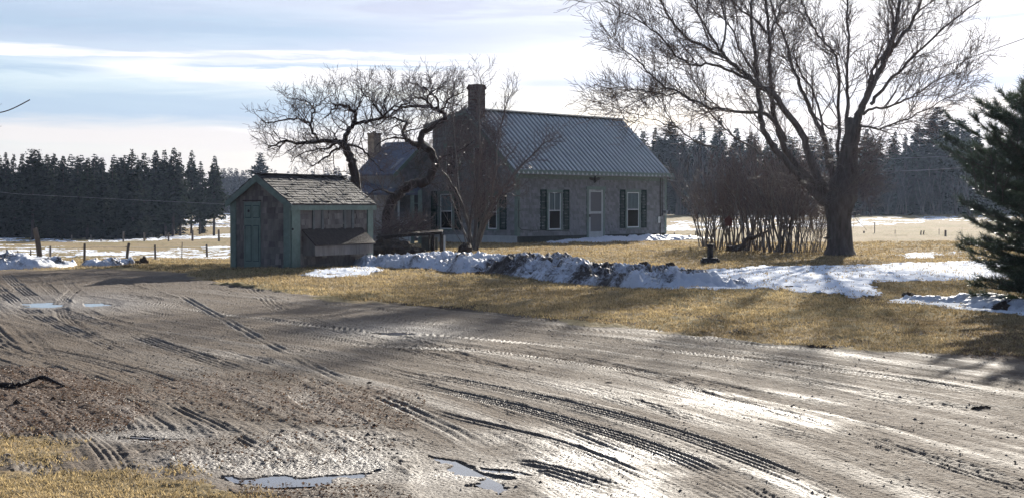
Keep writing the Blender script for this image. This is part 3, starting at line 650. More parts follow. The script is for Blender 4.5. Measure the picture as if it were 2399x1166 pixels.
    def sq(z0, z1, w, d):
        ch.box((cc[0], cc[1]), Fd, NF, -w / 2, w / 2, -d / 2, d / 2, z0, z1)
    sq(4.6, 6.35, .52, .50); sq(6.352, 6.47, .60, .58); sq(6.472, 6.55, .54, .52); part('chimney', ch, M['brick'], house)
    # windows
    def window(P4, OO, DD, NN, curtain, shutters, mull, nm=''):
        s0, s1, z0, z1 = P4; cas = .07; mb = MB()
        for a, b, c, d in ((s0 - .03, s0 + cas, z0, z1), (s1 - cas, s1 + .03, z0, z1), (s0 - .06, s1 + .06, z1, z1 + .11), (s0 - .05, s1 + .05, z0 - .06, z0)):
            mb.box(OO, DD, NN, a, b, .0, .045 if c >= z1 or d <= z0 else .036, c, d)
        w = part('window', mb, M['green'], house)
        mb = MB(); mb.box(OO, DD, NN, s0 + cas, s1 - cas, -.01, .004, z0, z1); part('room_dark', mb, M['dark'], w)
        if curtain:
            mb = MB(); zc = (z0 + z1) / 2 if curtain == 1 else z0 + .05; n = 14
            V = []; F = []
            for i in range(n + 1):
                s = s0 + cas + .02 + (s1 - s0 - 2 * cas - .04) * i / n; nn = .008 + .003 * (i % 2)
                for z in (zc, z1 - .05): V.append((OO[0] + s * DD[0] + nn * NN[0], OO[1] + s * DD[1] + nn * NN[1], z))
            F = [(2 * i, 2 * i + 2, 2 * i + 3, 2 * i + 1) for i in range(n)]; mb.add(V, F); part('curtain', mb, M['curtain'], w)
        zm = (z0 + z1) / 2 + .02
        mb = MB(); mb.box(OO, DD, NN, s0 + cas, s1 - cas, .018, .021, z0 + .03, z1 - .03); part('pane', mb, M['glass'], w)
        mb = MB(); t = .038
        for a, b, c, d in ((s0 + cas, s0 + cas + t, z0, z1), (s1 - cas - t, s1 - cas, z0, z1), (s0 + cas + t, s1 - cas - t, z0, z0 + t + .01), (s0 + cas + t, s1 - cas - t, z1 - t, z1), (s0 + cas + t, s1 - cas - t, zm - .02, zm + .02)):
            mb.box(OO, DD, NN, a, b, .006, .030, c, d)
        if mull: mb.box(OO, DD, NN, (s0 + s1) / 2 - .011, (s0 + s1) / 2 + .011, .008, .027, zm + .021, z1 - t - .001)
        part('sash', mb, M['white'], w)
        if shutters:
            for a in shutters:
                mb = MB(); b = a + .37; z_0, z_1 = z0 - .02, z1 + .12
                for q, r in ((a, a + .05), (b - .05, b)): mb.box(OO, DD, NN, q, r, .02, .055, z_0, z_1)
                for q in (z_0, (z_0 + z_1) / 2 - .03, z_1 - .06): mb.box(OO, DD, NN, a + .051, b - .051, .02, .052, q, q + .06)
                z = z_0 + .07
                while z < z_1 - .08:
                    V = []
                    for ss in (a + .05, b - .05):
                        for nn, zz in ((.022, z + .03), (.046, z), (.050, z + .006), (.026, z + .036)): V.append((OO[0] + ss * DD[0] + nn * NN[0], OO[1] + ss * DD[1] + nn * NN[1], zz))
                    mb.add(V, [(0, 1, 5, 4), (1, 2, 6, 5), (2, 3, 7, 6), (3, 0, 4, 7)]); z += .045
                part('shutter', mb, M['dkgreen'], house)
        return w
    for k, w in enumerate(wins):
        window(w, O, Fd, NF, 1, (w[0] - .46, w[1] + .10), k == 0)
    for k, w in enumerate(gwins):
        window(w, O, Gd, NG, 1 if k == 0 else 0, (w[0] - .47, w[1] + .10) if k < 2 else None, k >= 2)
    # storm door
    s0, s1, z0, z1 = door; mb = MB()
    for a, b, c, d in ((s0 - .07, s0 + .06, z0 - .1, z1), (s1 - .06, s1 + .07, z0 - .1, z1), (s0 - .12, s1 + .12, z1, z1 + .14)): mb.box(O, Fd, NF, a, b, 0, .05 if c < z1 else .06, c, d)
    mb.box(O, Fd, NF, s0 - .02, s1 + .02, 0, .25, z0 - .22, z0 - .1)
    dr = part('door', mb, M['green'], house)
    mb = MB(); a, b = s0 + .06, s1 - .06
    for q in ((a, a + .11, z0 - .1, z1), (b - .11, b, z0 - .1, z1)): mb.box(O, Fd, NF, q[0], q[1], .012, .04, q[2], q[3])
    for q in ((z0 - .1, z0 + .38), (z0 + 1.14, z0 + 1.24), (z1 - .1, z1)): mb.box(O, Fd, NF, a + .11, b - .11, .012, .038, q[0], q[1])
    part('storm_door', mb, M['grey'], dr)
    mb = MB(); mb.box(O, Fd, NF, a + .11, b - .11, .008, .02, z0 + .38, z1 - .1); part('screen', mb, M['screen'], dr)
    mb = MB(); mb.box(O, Fd, NF, a + .03, a + .06, .04, .075, z0 + 1.0, z0 + 1.12); part('handle', mb, M['black'], dr)
    # eagle plaque over the door
    cs, cz = FP(1392, 420); mb = MB()
    half = [(0, .10), (.06, .07), (.12, .06), (.26, .085), (.40, .06), (.36, .0), (.25, -.05), (.14, -.06), (.07, -.12), (.0, -.17)]
    pts = half + [(-a, b) for a, b in half[-2:0:-1]]
    P = [(O[0] + (cs + a) * Fd[0] + .05 * NF[0], O[1] + (cs + a) * Fd[1] + .05 * NF[1], cz + b) for a, b in pts]; mb.prism(P, (-NF[0] * .03, -NF[1] * .03, 0))
    q = (O[0] + cs * Fd[0] + .06 * NF[0], O[1] + cs * Fd[1] + .06 * NF[1], cz); mb.lathe(q, [(.01, -.15), (.05, -.08), (.06, 0), (.045, .07), (.03, .11), (.04, .14), (.01, .17)], 8)
    part('eagle_plaque', mb, M['iron'], house)
    # electric meter, box, conduit, cable
    ms, mz = FP(1552, 497); mb = MB(); q = (O[0] + ms * Fd[0], O[1] + ms * Fd[1]); mb.box(O, Fd, NF, ms - .1, ms + .1, .02, .12, mz - .16, mz + .12)
    P = [(q[0] + NF[0] * n, q[1] + NF[1] * n, mz) for n in (.12, .16, .24, .26)]; mb.tube(P, [.085, .085, .08, .03], 12); part('electric_meter', mb, M['metal'], house)
    bs, bz = FP(1540, 515); mb = MB(); mb.box(O, Fd, NF, bs - .09, bs + .09, .02, .11, bz - .14, bz + .14); part('junction_box', mb, M['grey'], house)
    mb = MB(); cs_, _ = FP(1545, 480)
    mb.tube([(O[0] + cs_ * Fd[0] + .05 * NF[0], O[1] + cs_ * Fd[1] + .05 * NF[1], z) for z in (ZE - .2, 2.2, 1.2, .1)], .022, 6)
    mb.tube([(O[0] + (Lf - .35) * Fd[0] + .05 * NF[0], O[1] + (Lf - .35) * Fd[1] + .05 * NF[1], z) for z in (ZE - .2, mz + .1)], .016, 6)
    part('conduit', mb, M['oldwood'], house)
    mb = MB(); pts = []
    for px, py in ((1208, 470), (1209, 510), (1212, 533), (1220, 538), (1245, 540), (1270, 539), (1285, 541), (1300, 540), (1330, 541)):
        s, z = FP(px, py); s = max(s, .03); pts.append((O[0] + s * Fd[0] + .05 * NF[0], O[1] + s * Fd[1] + .05 * NF[1], z))
    mb.tube(pts, .014, 5); part('wall_cable', mb, M['black'], house)
    mb = MB(); a = W3(Lf + .1, -.25, ZE - .25); mb.bar(W3(Lf + .0, -.1, ZE - .3), W3(Lf + .35, -.35, ZE - .38), .05, .05); part('service_bracket', mb, M['metal'], house)
    # the ell behind the house: gable parallel to the front wall, ridge running back
    c0, c1 = -2.2, 3.2; gE = Wg - .1; D2 = 1.9; ze = 2.7; zp = 4.6; mb = MB()
    pk = W3(-.4, gE, 0)
    sl0 = on_plane(pk[:2], Fd, 912, 405)[0] - .4; sp, zp = on_plane(pk[:2], Fd, 985, 331); sp -= .4; ze = on_plane(pk[:2], Fd, 912, 408)[1]; sr = 2 * sp - sl0
    E3 = lambda s, g, z: W3(s, gE + g, z)
    wl = [(sl0 + .25, 0), (sr, 0), (sr, ze + .2), (sp, zp - .08), (sl0 + .25, ze + .25)]
    mb.prism([E3(s, 0, z) for s, z in wl], (Gd[0] * .2, Gd[1] * .2, 0)); mb.prism([E3(s, D2, z) for s, z in wl], (Gd[0] * .2, Gd[1] * .2, 0))
    mb.prism([E3(sl0 + .25, .2, 0), E3(sl0 + .25, D2, 0), E3(sl0 + .25, D2, ze + .2), E3(sl0 + .25, .2, ze + .2)], (Fd[0] * .2, Fd[1] * .2, 0))
    ip = lambda s, z: s < sp and z < ze + (zp - ze) * (s - sl0) / (sp - sl0) - .1
    OE = E3(0, 0, 0)[:2]; shingles(mb, OE, Fd, NF, sl0 + .27, sp, .1, zp, .13, .16, ip, rng)
    part('ell_wall', mb, M['shingle'], house)
    mb = MB(); mb.prism([E3(sl0, -.25, ze), E3(sp, -.25, zp), E3(sp, D2 + .3, zp), E3(sl0, D2 + .3, ze)], (0, 0, -.07)); mb.prism([E3(sp + .001, -.25, zp), E3(sr + .3, -.25, ze), E3(sr + .3, D2 + .3, ze), E3(sp + .001, D2 + .3, zp)], (0, 0, -.07))
    part('ell_roof', mb, M['oldroof'], house)
    mb = MB(); mb.bar(E3(sl0, -.27, ze - .09), E3(sp, -.27, zp - .09), .03, .15); mb.bar(E3(sp, -.27, zp - .09), E3(sr + .3, -.27, ze - .09), .03, .15); part('rake_board', mb, M['green'], house)
    # tan chimney beyond the ell ridge
    ce = E3(0, D2 + .28, 0)[:2]; se = on_plane(ce, Fd, 877, 340)[0]; zt1 = on_plane(ce, Fd, 877, 316)[1]
    mb = MB(); mb.box(ce, Fd, Gd, se - .21, se + .21, -.2, .2, 0, zt1); mb.box(ce, Fd, Gd, se - .24, se + .24, -.23, .23, zt1 + .002, zt1 + .07)
    mb.box(ce, Fd, Gd, se - .06, se + .06, -.06, .06, zt1 + .072, zt1 + .16); part('chimney', mb, M['tan'], house, label='pale tan chimney of the ell')
    # porch roof, posts, bay between
    pr = MB(); pr.prism([at(846, 452, 61), at(985, 452, 62.0), at(985, 424, 64.5), at(850, 418, 64.5)], (0, 0, -.1)); part('porch_roof', pr, M['oldroof'], house)
    for px, pt in ((966, 448), (984, 446)):
        a = at(px, 500, 62); mb = MB(); mb.box(a[:2], (1, 0), (0, 1), -.08, .08, -.08, .08, -.1, at(px, pt, 62)[2]); part('porch_post', mb, M['green'], house)
    a = at(934, 500, 62); mb = MB(); mb.box(a[:2], (1, 0), (0, 1), -.04, .04, -.04, .04, -.1, at(934, 453, 62)[2]); part('porch_post', mb, M['grey'], house)
    a = at(975, 500, 62.1); mb = MB(); mb.box(a[:2], (1, 0), (0, 1), -.08, .08, 0, .03, .6, at(975, 450, 62)[2])
    w = part('side_light', mb, M['dark'], house)
    for pz in (455, 478, 500, 522):
        mb = MB(); mb.box(a[:2], (1, 0), (0, 1), -.08, .08, -.03, -.002, at(975, pz, 62)[2], at(975, pz, 62)[2] + .04); part('muntin', mb, M['green'], w)
    mb = MB(); p0, p1 = at(936, 570, 61.8), at(962, 517, 61.8); mb.box((0, 0), (1, 0), (0, 1), p0[0], p1[0], 61.8, 61.9, 0, p1[2]); part('porch_panel', mb, M['grey'], house)
    mb = MB(); p0 = at(882, 570, 63.4); p1 = at(985, 570, 63.4); mb.box((0, 0), (1, 0), (0, 1), p0[0], p1[0], 63.4, 63.5, 0, 2.1); part('porch_back_wall', mb, M['shingle'], house)
    mb = MB()
    for xa, xb, ya, yb in ((888, 892, 478, 500), (903, 907, 478, 500), (888, 907, 500, 505), (888, 907, 474, 478)):
        q0 = at(xa, yb, 63.3); q1 = at(xb, ya, 63.3); mb.box((0, 0), (1, 0), (0, 1), q0[0], q1[0], 63.3, 63.38, q0[2], q1[2])
    part('porch_window', mb, M['grey'], house)
    return house
farmhouse()

# ------------------------------------------------------------------ the small shed
def shed():
    rng = random.Random(8); O = ((680 - 1199.5) / FPX * 35, 35.); D = (.448, .894); G = (-.894, .448); NL = (.894, -.448); NG = (-.448, -.894)
    sh = thing('shed', 'small weathered shingle shed with green trim and a narrow green panel door', 'shed', (O[0], O[1], 0))
    L = 3.6; Wd = 1.71; zl, zr, zp, gpk = 1.70, 1.62, 2.27, .90
    DP = lambda px, py: on_plane(O, D, px, py); GP = lambda px, py: on_plane(O, G, px, py)
    W3 = lambda s, g, z: (O[0] + s * D[0] + g * G[0], O[1] + s * D[1] + g * G[1], z)
    prof = [(0, -.1), (Wd, -.1), (Wd, zl - .05), (gpk, zp - .05), (0, zr - .02)]
    mb = MB(); poly_wall(mb, O, G, NG, prof, .1)
    mk = MB(); mk.prism([W3(L, g, z) for g, z in prof], (-D[0] * .1, -D[1] * .1, 0)); part('rear_wall', mk, M['shedshingle'], sh)
    d0, _ = GP(611, 550); d1, _ = GP(573, 550); _, dz0 = GP(592, 627); _, dz1 = GP(592, 472)
    def ing(s, z):
        if d0 - .02 < s < d1 + .02 and z < dz1 + .02: return False
        return z < (zr + (zp - zr) * s / gpk if s < gpk else zl + (zp - zl) * (Wd - s) / (Wd - gpk)) - .05
    shingles(mb, O, G, NG, .1, Wd - .08, .0, zp, .135, .12, ing, rng, .014)
    part('gable_wall', mb, M['shedshingle'], sh)
    mb = MB(); mb.box(O, D, NL, 0, L, -.1, 0, -.1, zr); mk = MB(); mk.box(O, D, NL, .1, L - .1, -Wd, -Wd + .1, -.1, zl - .06); part('far_wall', mk, M['sideshingle'], sh)
    def sb(x0, y0, x1, y1):
        s0, _ = DP(x0, (y0 + y1) / 2); s1, _ = DP(x1, (y0 + y1) / 2); _, za = DP((x0 + x1) / 2, y1); _, zb = DP((x0 + x1) / 2, y0); return s0, s1, za, zb
    wins = [sb(732, 487, 755, 547), sb(805, 487, 826, 546)]
    inl = lambda s, z: not any(a - .02 < s < b + .02 and c - .02 < z < d + .02 for a, b, c, d in wins)
    shingles(mb, O, D, NL, .1, L - .1, .12, zr - .02, .135, .2, inl, rng, .014)
    part('side_wall', mb, M['sideshingle'], sh)
    for a, b, c, d in wins:
        mb = MB(); t = .07
        for q in ((a - .02, a + t, c, d), (b - t, b + .02, c, d), (a - .02, b + .02, d, d + .04), (a - .05, b + .05, c - .04, c)): mb.box(O, D, NL, q[0], q[1], 0, .03, q[2], q[3])
        w = part('window', mb, M['grey2'], sh)
        mb = MB(); mb.box(O, D, NL, a + t, b - t, .003, .012, c, d); part('pane', mb, M['dustyglass'], w)
    # trim
    for (OO, DD, NN, a, b, zz) in ((O, G, NG, -.02, .16, zr - .03), (O, D, NL, 0.0, .34, zr - .03), (O, D, NL, L - .24, L + .01, zr - .02), (O, G, NG, Wd - .15, Wd + .01, zl - .05)):
        mb = MB(); mb.box(OO, DD, NN, a, b, .016, .05, -.02, zz); part('corner_board', mb, M['green'], sh)
    # roof
    ov = .10; oe = .10
    slr = (zp - zr) / gpk; sll = (zp - zl) / (Wd - gpk)
    mb = MB()
    mb.prism([W3(-ov, -oe, zr - oe * slr + .02), W3(L + ov, -oe, zr - oe * slr + .02), W3(L + ov, gpk, zp + .02), W3(-ov, gpk, zp + .02)], (0, 0, -.03))
    mb.prism([W3(-ov, gpk, zp + .019), W3(L + ov, gpk, zp + .019), W3(L + ov, Wd + oe, zl - oe * sll + .02), W3(-ov, Wd + oe, zl - oe * sll + .02)], (0, 0, -.03))
    SL = sqrt(gpk ** 2 + (zp - zr) ** 2) + oe * 1.2; ux = (gpk + oe) / SL; uz = (zp - zr + oe * slr) / SL
    for side in (0, 1):
        if side: SLs = sqrt((Wd - gpk) ** 2 + (zp - zl) ** 2) + oe * 1.2; gx = -(Wd - gpk + oe) / SLs; gz = (zp - zl + oe * sll) / SLs; g0 = Wd + oe; z0 = zl - oe * sll + .02
        else: SLs = SL; gx = ux; gz = uz; g0 = -oe; z0 = zr - oe * slr + .02
        nrow = int(SLs / .10) + 1
        for r in range(nrow):
            t0 = r * .10; s = -ov - rng.random() * .1
            while s < L + ov:
                w = rng.uniform(.08, .2); a, b = max(s, -ov) + .002, min(s + w, L + ov) - .002; s += w
                if b - a < .02 or rng.random() < .015: continue
                ta = max(0, t0 - rng.uniform(.0, .02)); tb = min(t0 + .125, SLs); lift = rng.uniform(.008, .02) * (1.8 if rng.random() < .12 else 1); sk = rng.uniform(-.006, .006)
                nx, nz = (-gz, gx) if not side else (gz, -gx)
                V = []
                for ss, tt, hh in ((a, ta, 0), (b, ta, 0), (b, ta, lift + sk), (a, ta, lift), (a, tb, .002), (b, tb, .002)):
                    V.append(W3(ss, g0 + gx * tt + nx * hh, z0 + gz * tt + abs(nz) * hh + .004 * r * 0))
                mb.add(V, [(0, 1, 2, 3), (3, 2, 5, 4), (0, 3, 4), (1, 5, 2)][:2]); mb.add(V, [(0, 3, 4), (1, 5, 2)])
    rf = part('roof', mb, M['rshingle'], sh)
    mb = MB(); mb.bar(W3(-ov, gpk - .05, zp + .03), W3(L + ov, gpk - .05, zp + .03), .12, .02); mb.bar(W3(-ov, gpk + .05, zp + .032), W3(L + ov, gpk + .05, zp + .032), .12, .02); part('ridge_board', mb, M['rshingle'], rf)
    mb = MB(); mb.box(O, D, NL, -ov, L + ov, oe - .03, oe, zr - oe * slr - .13, zr - oe * slr - .015)
    s = .1
    while s < L: mb.box(O, D, NL, s, s + .06, .0, oe - .031, zr - .13, zr - .06); s += .42
    part('fascia', mb, M['green'], sh)
    mb = MB(); o = -ov - .015
    mb.prism([W3(o, -oe - .01, zr - oe * slr - .15), W3(o, -oe - .01, zr - oe * slr + .0), W3(o, gpk, zp + .0), W3(o, gpk, zp - .17)], (D[0] * .03, D[1] * .03, 0))
    mb.prism([W3(o, gpk + .002, zp - .17), W3(o, gpk + .002, zp + .0), W3(o, Wd + oe + .01, zl - oe * sll + .0), W3(o, Wd + oe + .01, zl - oe * sll - .15)], (D[0] * .03, D[1] * .03, 0))
    part('rake_board', mb, M['green'], sh)
    # door: panels outlined by dark grooves
    dr = MB(); dr.box(O, G, NG, d0, d1, .0, .022, dz0 - .02, dz1); door = part('door', dr, M['green'], sh)
    w = d1 - d0; zz = dz0; hh = dz1 - dz0; c = (d0 + d1) / 2
    for a, b, e, f_ in ((d0 + .04, c - .02, zz + .10 * hh, zz + .64 * hh), (c + .02, d1 - .04, zz + .10 * hh, zz + .64 * hh), (d0 + .02, c - .02, zz + .75 * hh, zz + .94 * hh), (c + .02, d1 - .04, zz + .75 * hh, zz + .94 * hh)):
        g_ = MB(); g_.box(O, G, NG, a, b, .0225, .0245, e, f_); part('panel_groove', g_, M['groove'], door)
        p_ = MB(); p_.box(O, G, NG, a + .015, b - .015, .0235, .034, e + .016, f_ - .016); part('panel', p_, M['green'], door)
    st = MB(); cx = c + .085; cz = zz + .86 * hh; st.tube([W3(cx * 0, cx, cz + .10), W3(0, cx, cz + .02)], 0.004, 4)
    k_ = MB(); kp = [(cx, cz + .03), (cx - .03, cz), (cx - .02, cz - .04), (cx + .02, cz - .04), (cx + .03, cz)]
    k_.prism([(O[0] + s_ * G[0] + .05 * NG[0], O[1] + s_ * G[1] + .05 * NG[1], z_) for s_, z_ in kp], (-NG[0] * .012, -NG[1] * .012, 0)); part('ornament', k_, M['iron'], door)
    hd = MB(); hd.box(O, G, NG, d1 - .035, d1 - .005, .03, .06, zz + .58 * hh, zz + .63 * hh); part('handle', hd, M['metal'], door)
    ln = MB(); ln.box(O, G, NG, d0 - .03, d1 + .03, .016, .028, dz1 + .004, dz1 + .03); part('lintel', ln, M['oldwood'], sh)
    # sloping feed bin on the side wall
    a, _ = DP(728, 580); b, _ = DP(852, 570); _, zt = DP(760, 548); _, zb = DP(760, 600); _, zm = DP(760, 578)
    bn = MB(); zt, zm, zb = .92, .56, .33; dep = .36; a, b = .50, 3.1
    Q = lambda s, n, z: (O[0] + s * D[0] + n * NL[0], O[1] + s * D[1] + n * NL[1], z)
    bn.prism([Q(a, .016, zb), Q(a, dep, zb), Q(a, dep, zm), Q(a, .016, zt)], (D[0] * (b - a), D[1] * (b - a), 0)); bin_ = part('feed_bin', bn, M['sideshingle'], sh)
    ld = MB(); ld.prism([Q(a - .05, .0, zt + .03), Q(a - .05, dep + .05, zm - .0), Q(a - .05, dep + .05, zm + .03), Q(a - .05, .0, zt + .065)], (D[0] * (b - a + .1), D[1] * (b - a + .1), 0)); part('lid', ld, M['oldwood'], bin_)
    hs = MB()
    q = Q(0, 0, 0); q2 = W3(0, 0, 0); hs.lathe((O[0] + .02 * D[0] + .055 * NL[0], O[1] + .02 * D[1] + .055 * NL[1], .95), [(.02, 0), (.03, .02), (.02, .05)], 6); part('latch', hs, M['iron'], sh)
M['grey2'] = mat('dim_grey_board', (.12, .13, .13), .8)
M['dustyglass'] = mat('dusty_pane', (.10, .095, .095), .5, .4, .5, 2.5)
shed()

# ------------------------------------------------------------------ snow banks, clods
def bank(name, spine, half, height, dirt, label, cat, seed, rough=1.0, ns=220, nt_=60, off=0):
    P = smooth_line([np.append(np.array(p[:2]), 0) for p in spine], 12); P = np.array(P); seg = np.r_[0, np.cumsum(np.linalg.norm(np.diff(P[:, :2], axis=0), axis=1))]; L = seg[-1]
    s = np.linspace(0, L, ns); cx = np.interp(s, seg, P[:, 0]); cy = np.interp(s, seg, P[:, 1]); tx = np.gradient(cx); ty = np.gradient(cy); n = np.hypot(tx, ty); nx, ny = -ty / n, tx / n
    u = s / L; hw = np.interp(u, *zip(*half)); hh = np.interp(u, *zip(*height)); dd = np.interp(u, *zip(*dirt))
    t = np.linspace(-1, 1, nt_); S, T = np.meshgrid(np.arange(ns), t, indexing='ij')
    X = cx[S] + nx[S] * T * hw[S]; Y = cy[S] + ny[S] * T * hw[S]
    Tu = np.where(T < -.42, (T + .42) / .58, (T + .42) / 1.42); pr = (1 - np.abs(Tu) ** np.where(T < -.42, 1.6, 1.7)).clip(0)
    n1 = fbm(X * 1.5 + seed, Y * 1.5, 5, .6); n2 = 1 - np.abs(fbm(X * 4 + seed, Y * 4, 4, .6) - .5) * 3; n3 = fbm(X * 11 + seed, Y * 11, 3, .6)
    end = sstep(0, .06, S / ns) * sstep(1, .94, S / ns)
    Z = H(X, Y) - .06 + (hh[S] * pr * (.0 + 1.9 * n1) + rough * (.15 * (n2 - .5) + .10 * (n3 - .5) + .12 * sstep(.52, .62, fbm(X * 2.6 + seed, Y * 2.6, 3))) * sstep(0, .35, pr) + .08 * sstep(0, .1, pr)) * (.05 + .95 * end)
    mb = MB(); i, j = np.meshgrid(np.arange(ns - 1), np.arange(nt_ - 1), indexing='ij'); i = i.ravel(); j = j.ravel()
    V = np.stack((X, Y, Z), -1).reshape(-1, 3); F = np.stack((i * nt_ + j, (i + 1) * nt_ + j, (i + 1) * nt_ + j + 1, i * nt_ + j + 1), 1); mb.add(V, F)
    loc = (float(P[len(P) // 2, 0]), float(P[len(P) // 2, 1]), float(H(P[len(P) // 2, 0], P[len(P) // 2, 1])))
    o = single(name, mb, M['snow'], label, cat, loc, smooth=True)
    c = np.zeros((V.shape[0], 4), np.float32); dn = dd[S] + .9 * (fbm(X * 2 + 5 + seed, Y * 2, 4, .6) - .5) + .25 * (n3 - .5) * dd[S]; c[:, 0] = dn.ravel(); c[:, 3] = 1
    a = o.data.color_attributes.new('cover', 'FLOAT_COLOR', 'POINT'); a.data.foreach_set('color', c.ravel()); return o
def G0(px, D): return np.array(((px - 1199.5) / FPX * D, D))
bank('snow_bank', [G0(800, 37.5), G0(860, 37.8), G0(960, 37.6), G0(1080, 36.6), G0(1180, 35.2), G0(1260, 33.8)], [(0, .9), (.3, 1.5), (1, 1.7)], [(0, .03), (.2, .11), (.4, .19), (.6, .27), (.85, .28), (1, .2)], [(0, .15), (.5, .24), (.8, .36), (1, .45)],
     'white plowed snow bank between the shed and the bare lilac bush', 'snow bank', 1.0, ns=300, nt_=90)
bank('snow_bank', [G0(1215, 33.9), G0(1290, 32.8), G0(1400, 31.0), G0(1500, 29.8), G0(1600, 28.6), G0(1730, 27.4)], [(0, 1.3), (.5, 1.5), (.9, 1.1), (1, .6)], [(0, .18), (.15, .27), (.4, .23), (.7, .19), (.9, .11), (1, .02)], [(0, .46), (.25, .52), (.4, .44), (.75, .44), (1, .2)],
     'dirty plowed snow bank crusted with dark earth in front of the yellow lawn', 'snow bank', 4.2, ns=300, nt_=90)
bank('snow_pile', [gp(-160, 628)[:2], gp(-40, 624)[:2], gp(60, 622)[:2], gp(125, 620)[:2]], [(0, 1.8), (.6, 1.6), (1, .7)], [(0, .30), (.55, .20), (.8, .09), (1, .02)], [(0, .35), (1, .42)], 'grubby white snow pile at the left edge beside the leaning post', 'snow pile', 9, rough=.6, ns=140)
bank('snow_pile', [gp(215, 624)[:2], gp(250, 622)[:2], gp(305, 621)[:2]], [(0, .4), (.5, .7), (1, .4)], [(0, .06), (.4, .15), (1, .1)], [(0, .3), (1, .42)], 'small white snow pile beside the dark clods near the fence', 'snow pile', 12, rough=.5, ns=70)
hb = lambda px, dy: np.array(on_plane2(px, dy)) if False else None
th_ = radians(48); HO = np.array(((1212 - 1199.5) / FPX * 60, 60.)); HF = np.array((cos(th_), sin(th_))); HN = np.array((sin(th_), -cos(th_)))
bank('snow_bank', [HO + HF * s + HN * n for s, n in ((.3, 1.5), (2.5, 1.2), (5, 1.1), (8, 1.1), (10.2, 1.2), (11.3, 1.4))], [(0, .6), (.3, 1.0), (1, 1.0)], [(0, .02), (.2, .10), (.5, .16), (.8, .14), (1, .05)], [(0, .05), (1, 0)],
     'low smooth snow drift along the foot of the farmhouse front wall', 'snow bank', 3.3, rough=.35, ns=160)
bank('snow_bank', [gp(2110, 708)[:2], gp(2200, 708)[:2], gp(2320, 714)[:2], gp(2480, 734)[:2]], [(0, .4), (.5, .6), (1, .5)], [(0, .03), (.5, .08), (1, .12)], [(0, .12), (1, .3)], 'thin low snow ridge reaching the foot of the big pine', 'snow bank', 6.1, rough=.4, ns=140)

def lump(mb, c, rx, ry, rz, seed, nu=26, nv=16):
    rs = np.random.RandomState(seed); ph = rs.rand(6) * 9; th2 = np.linspace(0, 2 * pi, nu, endpoint=False); v = np.linspace(0, pi * .62, nv)
    V_, U_ = np.meshgrid(v, th2, indexing='ij'); dx = np.sin(V_) * np.cos(U_); dy = np.sin(V_) * np.sin(U_); dz = np.cos(V_)
    n = 1 + .9 * (fbm(dx * 2 + ph[0] + 20, dy * 2 + dz * 1.7 + ph[1] + 20, 4, .65) - .5) + .35 * (fbm(dx * 7 + 30, dy * 7 + dz * 5 + 30 + ph[2], 3) - .5)
    X = c[0] + rx * dx * n; Y = c[1] + ry * dy * n; Z = c[2] + rz * dz * n
    i, j = np.meshgrid(np.arange(nv - 1), np.arange(nu), indexing='ij'); i = i.ravel(); j = j.ravel(); j2 = (j + 1) % nu
    mb.add(np.stack((X, Y, Z), -1).reshape(-1, 3), np.stack((i * nu + j, (i + 1) * nu + j, (i + 1) * nu + j2, i * nu + j2), 1))
CL = [(2132, 700, 23, 12, 'dark earth clod on the grass above the thin snow strip'), (2348, 728, 24, 17, 'dark lump under the left edge of the big pine'), (1846, 676, 14, 6, 'small dark clod in the middle of the wide snow patch'),
      (1578, 668, 19, 11, 'dark clod at the front foot of the dirty snow bank'), (1572, 640, 12, 10, 'round dark clod on the crest of the dirty snow bank'), (1508, 634, 14, 7, 'flat dark clod on top of the dirty snow bank'),
      (318, 621, 16, 9, 'dark clod beside the small snow pile by the fence'), (336, 618, 11, 12, 'taller dark clod right behind the small snow pile'), (352, 625, 9, 5, 'reddish dark clod at the driveway edge near the fence'),
      (1210, 640, 16, 10, 'dark clod at the front of the snow bank below the lilac bush'), (1180, 632, 10, 8, 'small dark clod partway up the white snow bank'), (1125, 645, 13, 8, 'dark clod at the front foot of the white snow bank'),
      (1350, 648, 18, 9, 'wide dark clod in the middle face of the dirty bank'), (1440, 650, 9, 6, 'small dark clod low on the dirty bank'), (1875, 682, 5, 3, 'tiny clod at the lower edge of the wide snow patch'), (40, 948, 10, 9, 'dark stone among the brown leaves at the lower left'),
      (125, 936, 7, 6, 'small pale stone among the brown leaves'), (148, 941, 8, 5, 'flat brown stone among the leaves right of the pale one'), (2300, 958, 22, 6, 'dark mud lump on the wet gravel at the right edge'), (1425, 897, 9, 3, 'small dark mud lump on the gravel in mid driveway'), (865, 900, 7, 4, 'small mud lump near the middle of the gravel')]
for k, (px, py, rx, rz, lab) in enumerate(CL):
    g = gp(px, py); q = g[1] / FPX
    zb = g[2] + (.12 if 1150 < px < 1600 and py < 652 else 0)
    mb = MB(); lump(mb, (g[0], g[1], zb), rx * q, rx * q * .8, rz * q * 1.25, 30 + k); single('dirt_clod' if py < 900 or px > 500 else 'stone', mb, M['clod'], lab, 'clod' if py < 900 or px > 500 else 'stone', (g[0], g[1], zb), smooth=True)
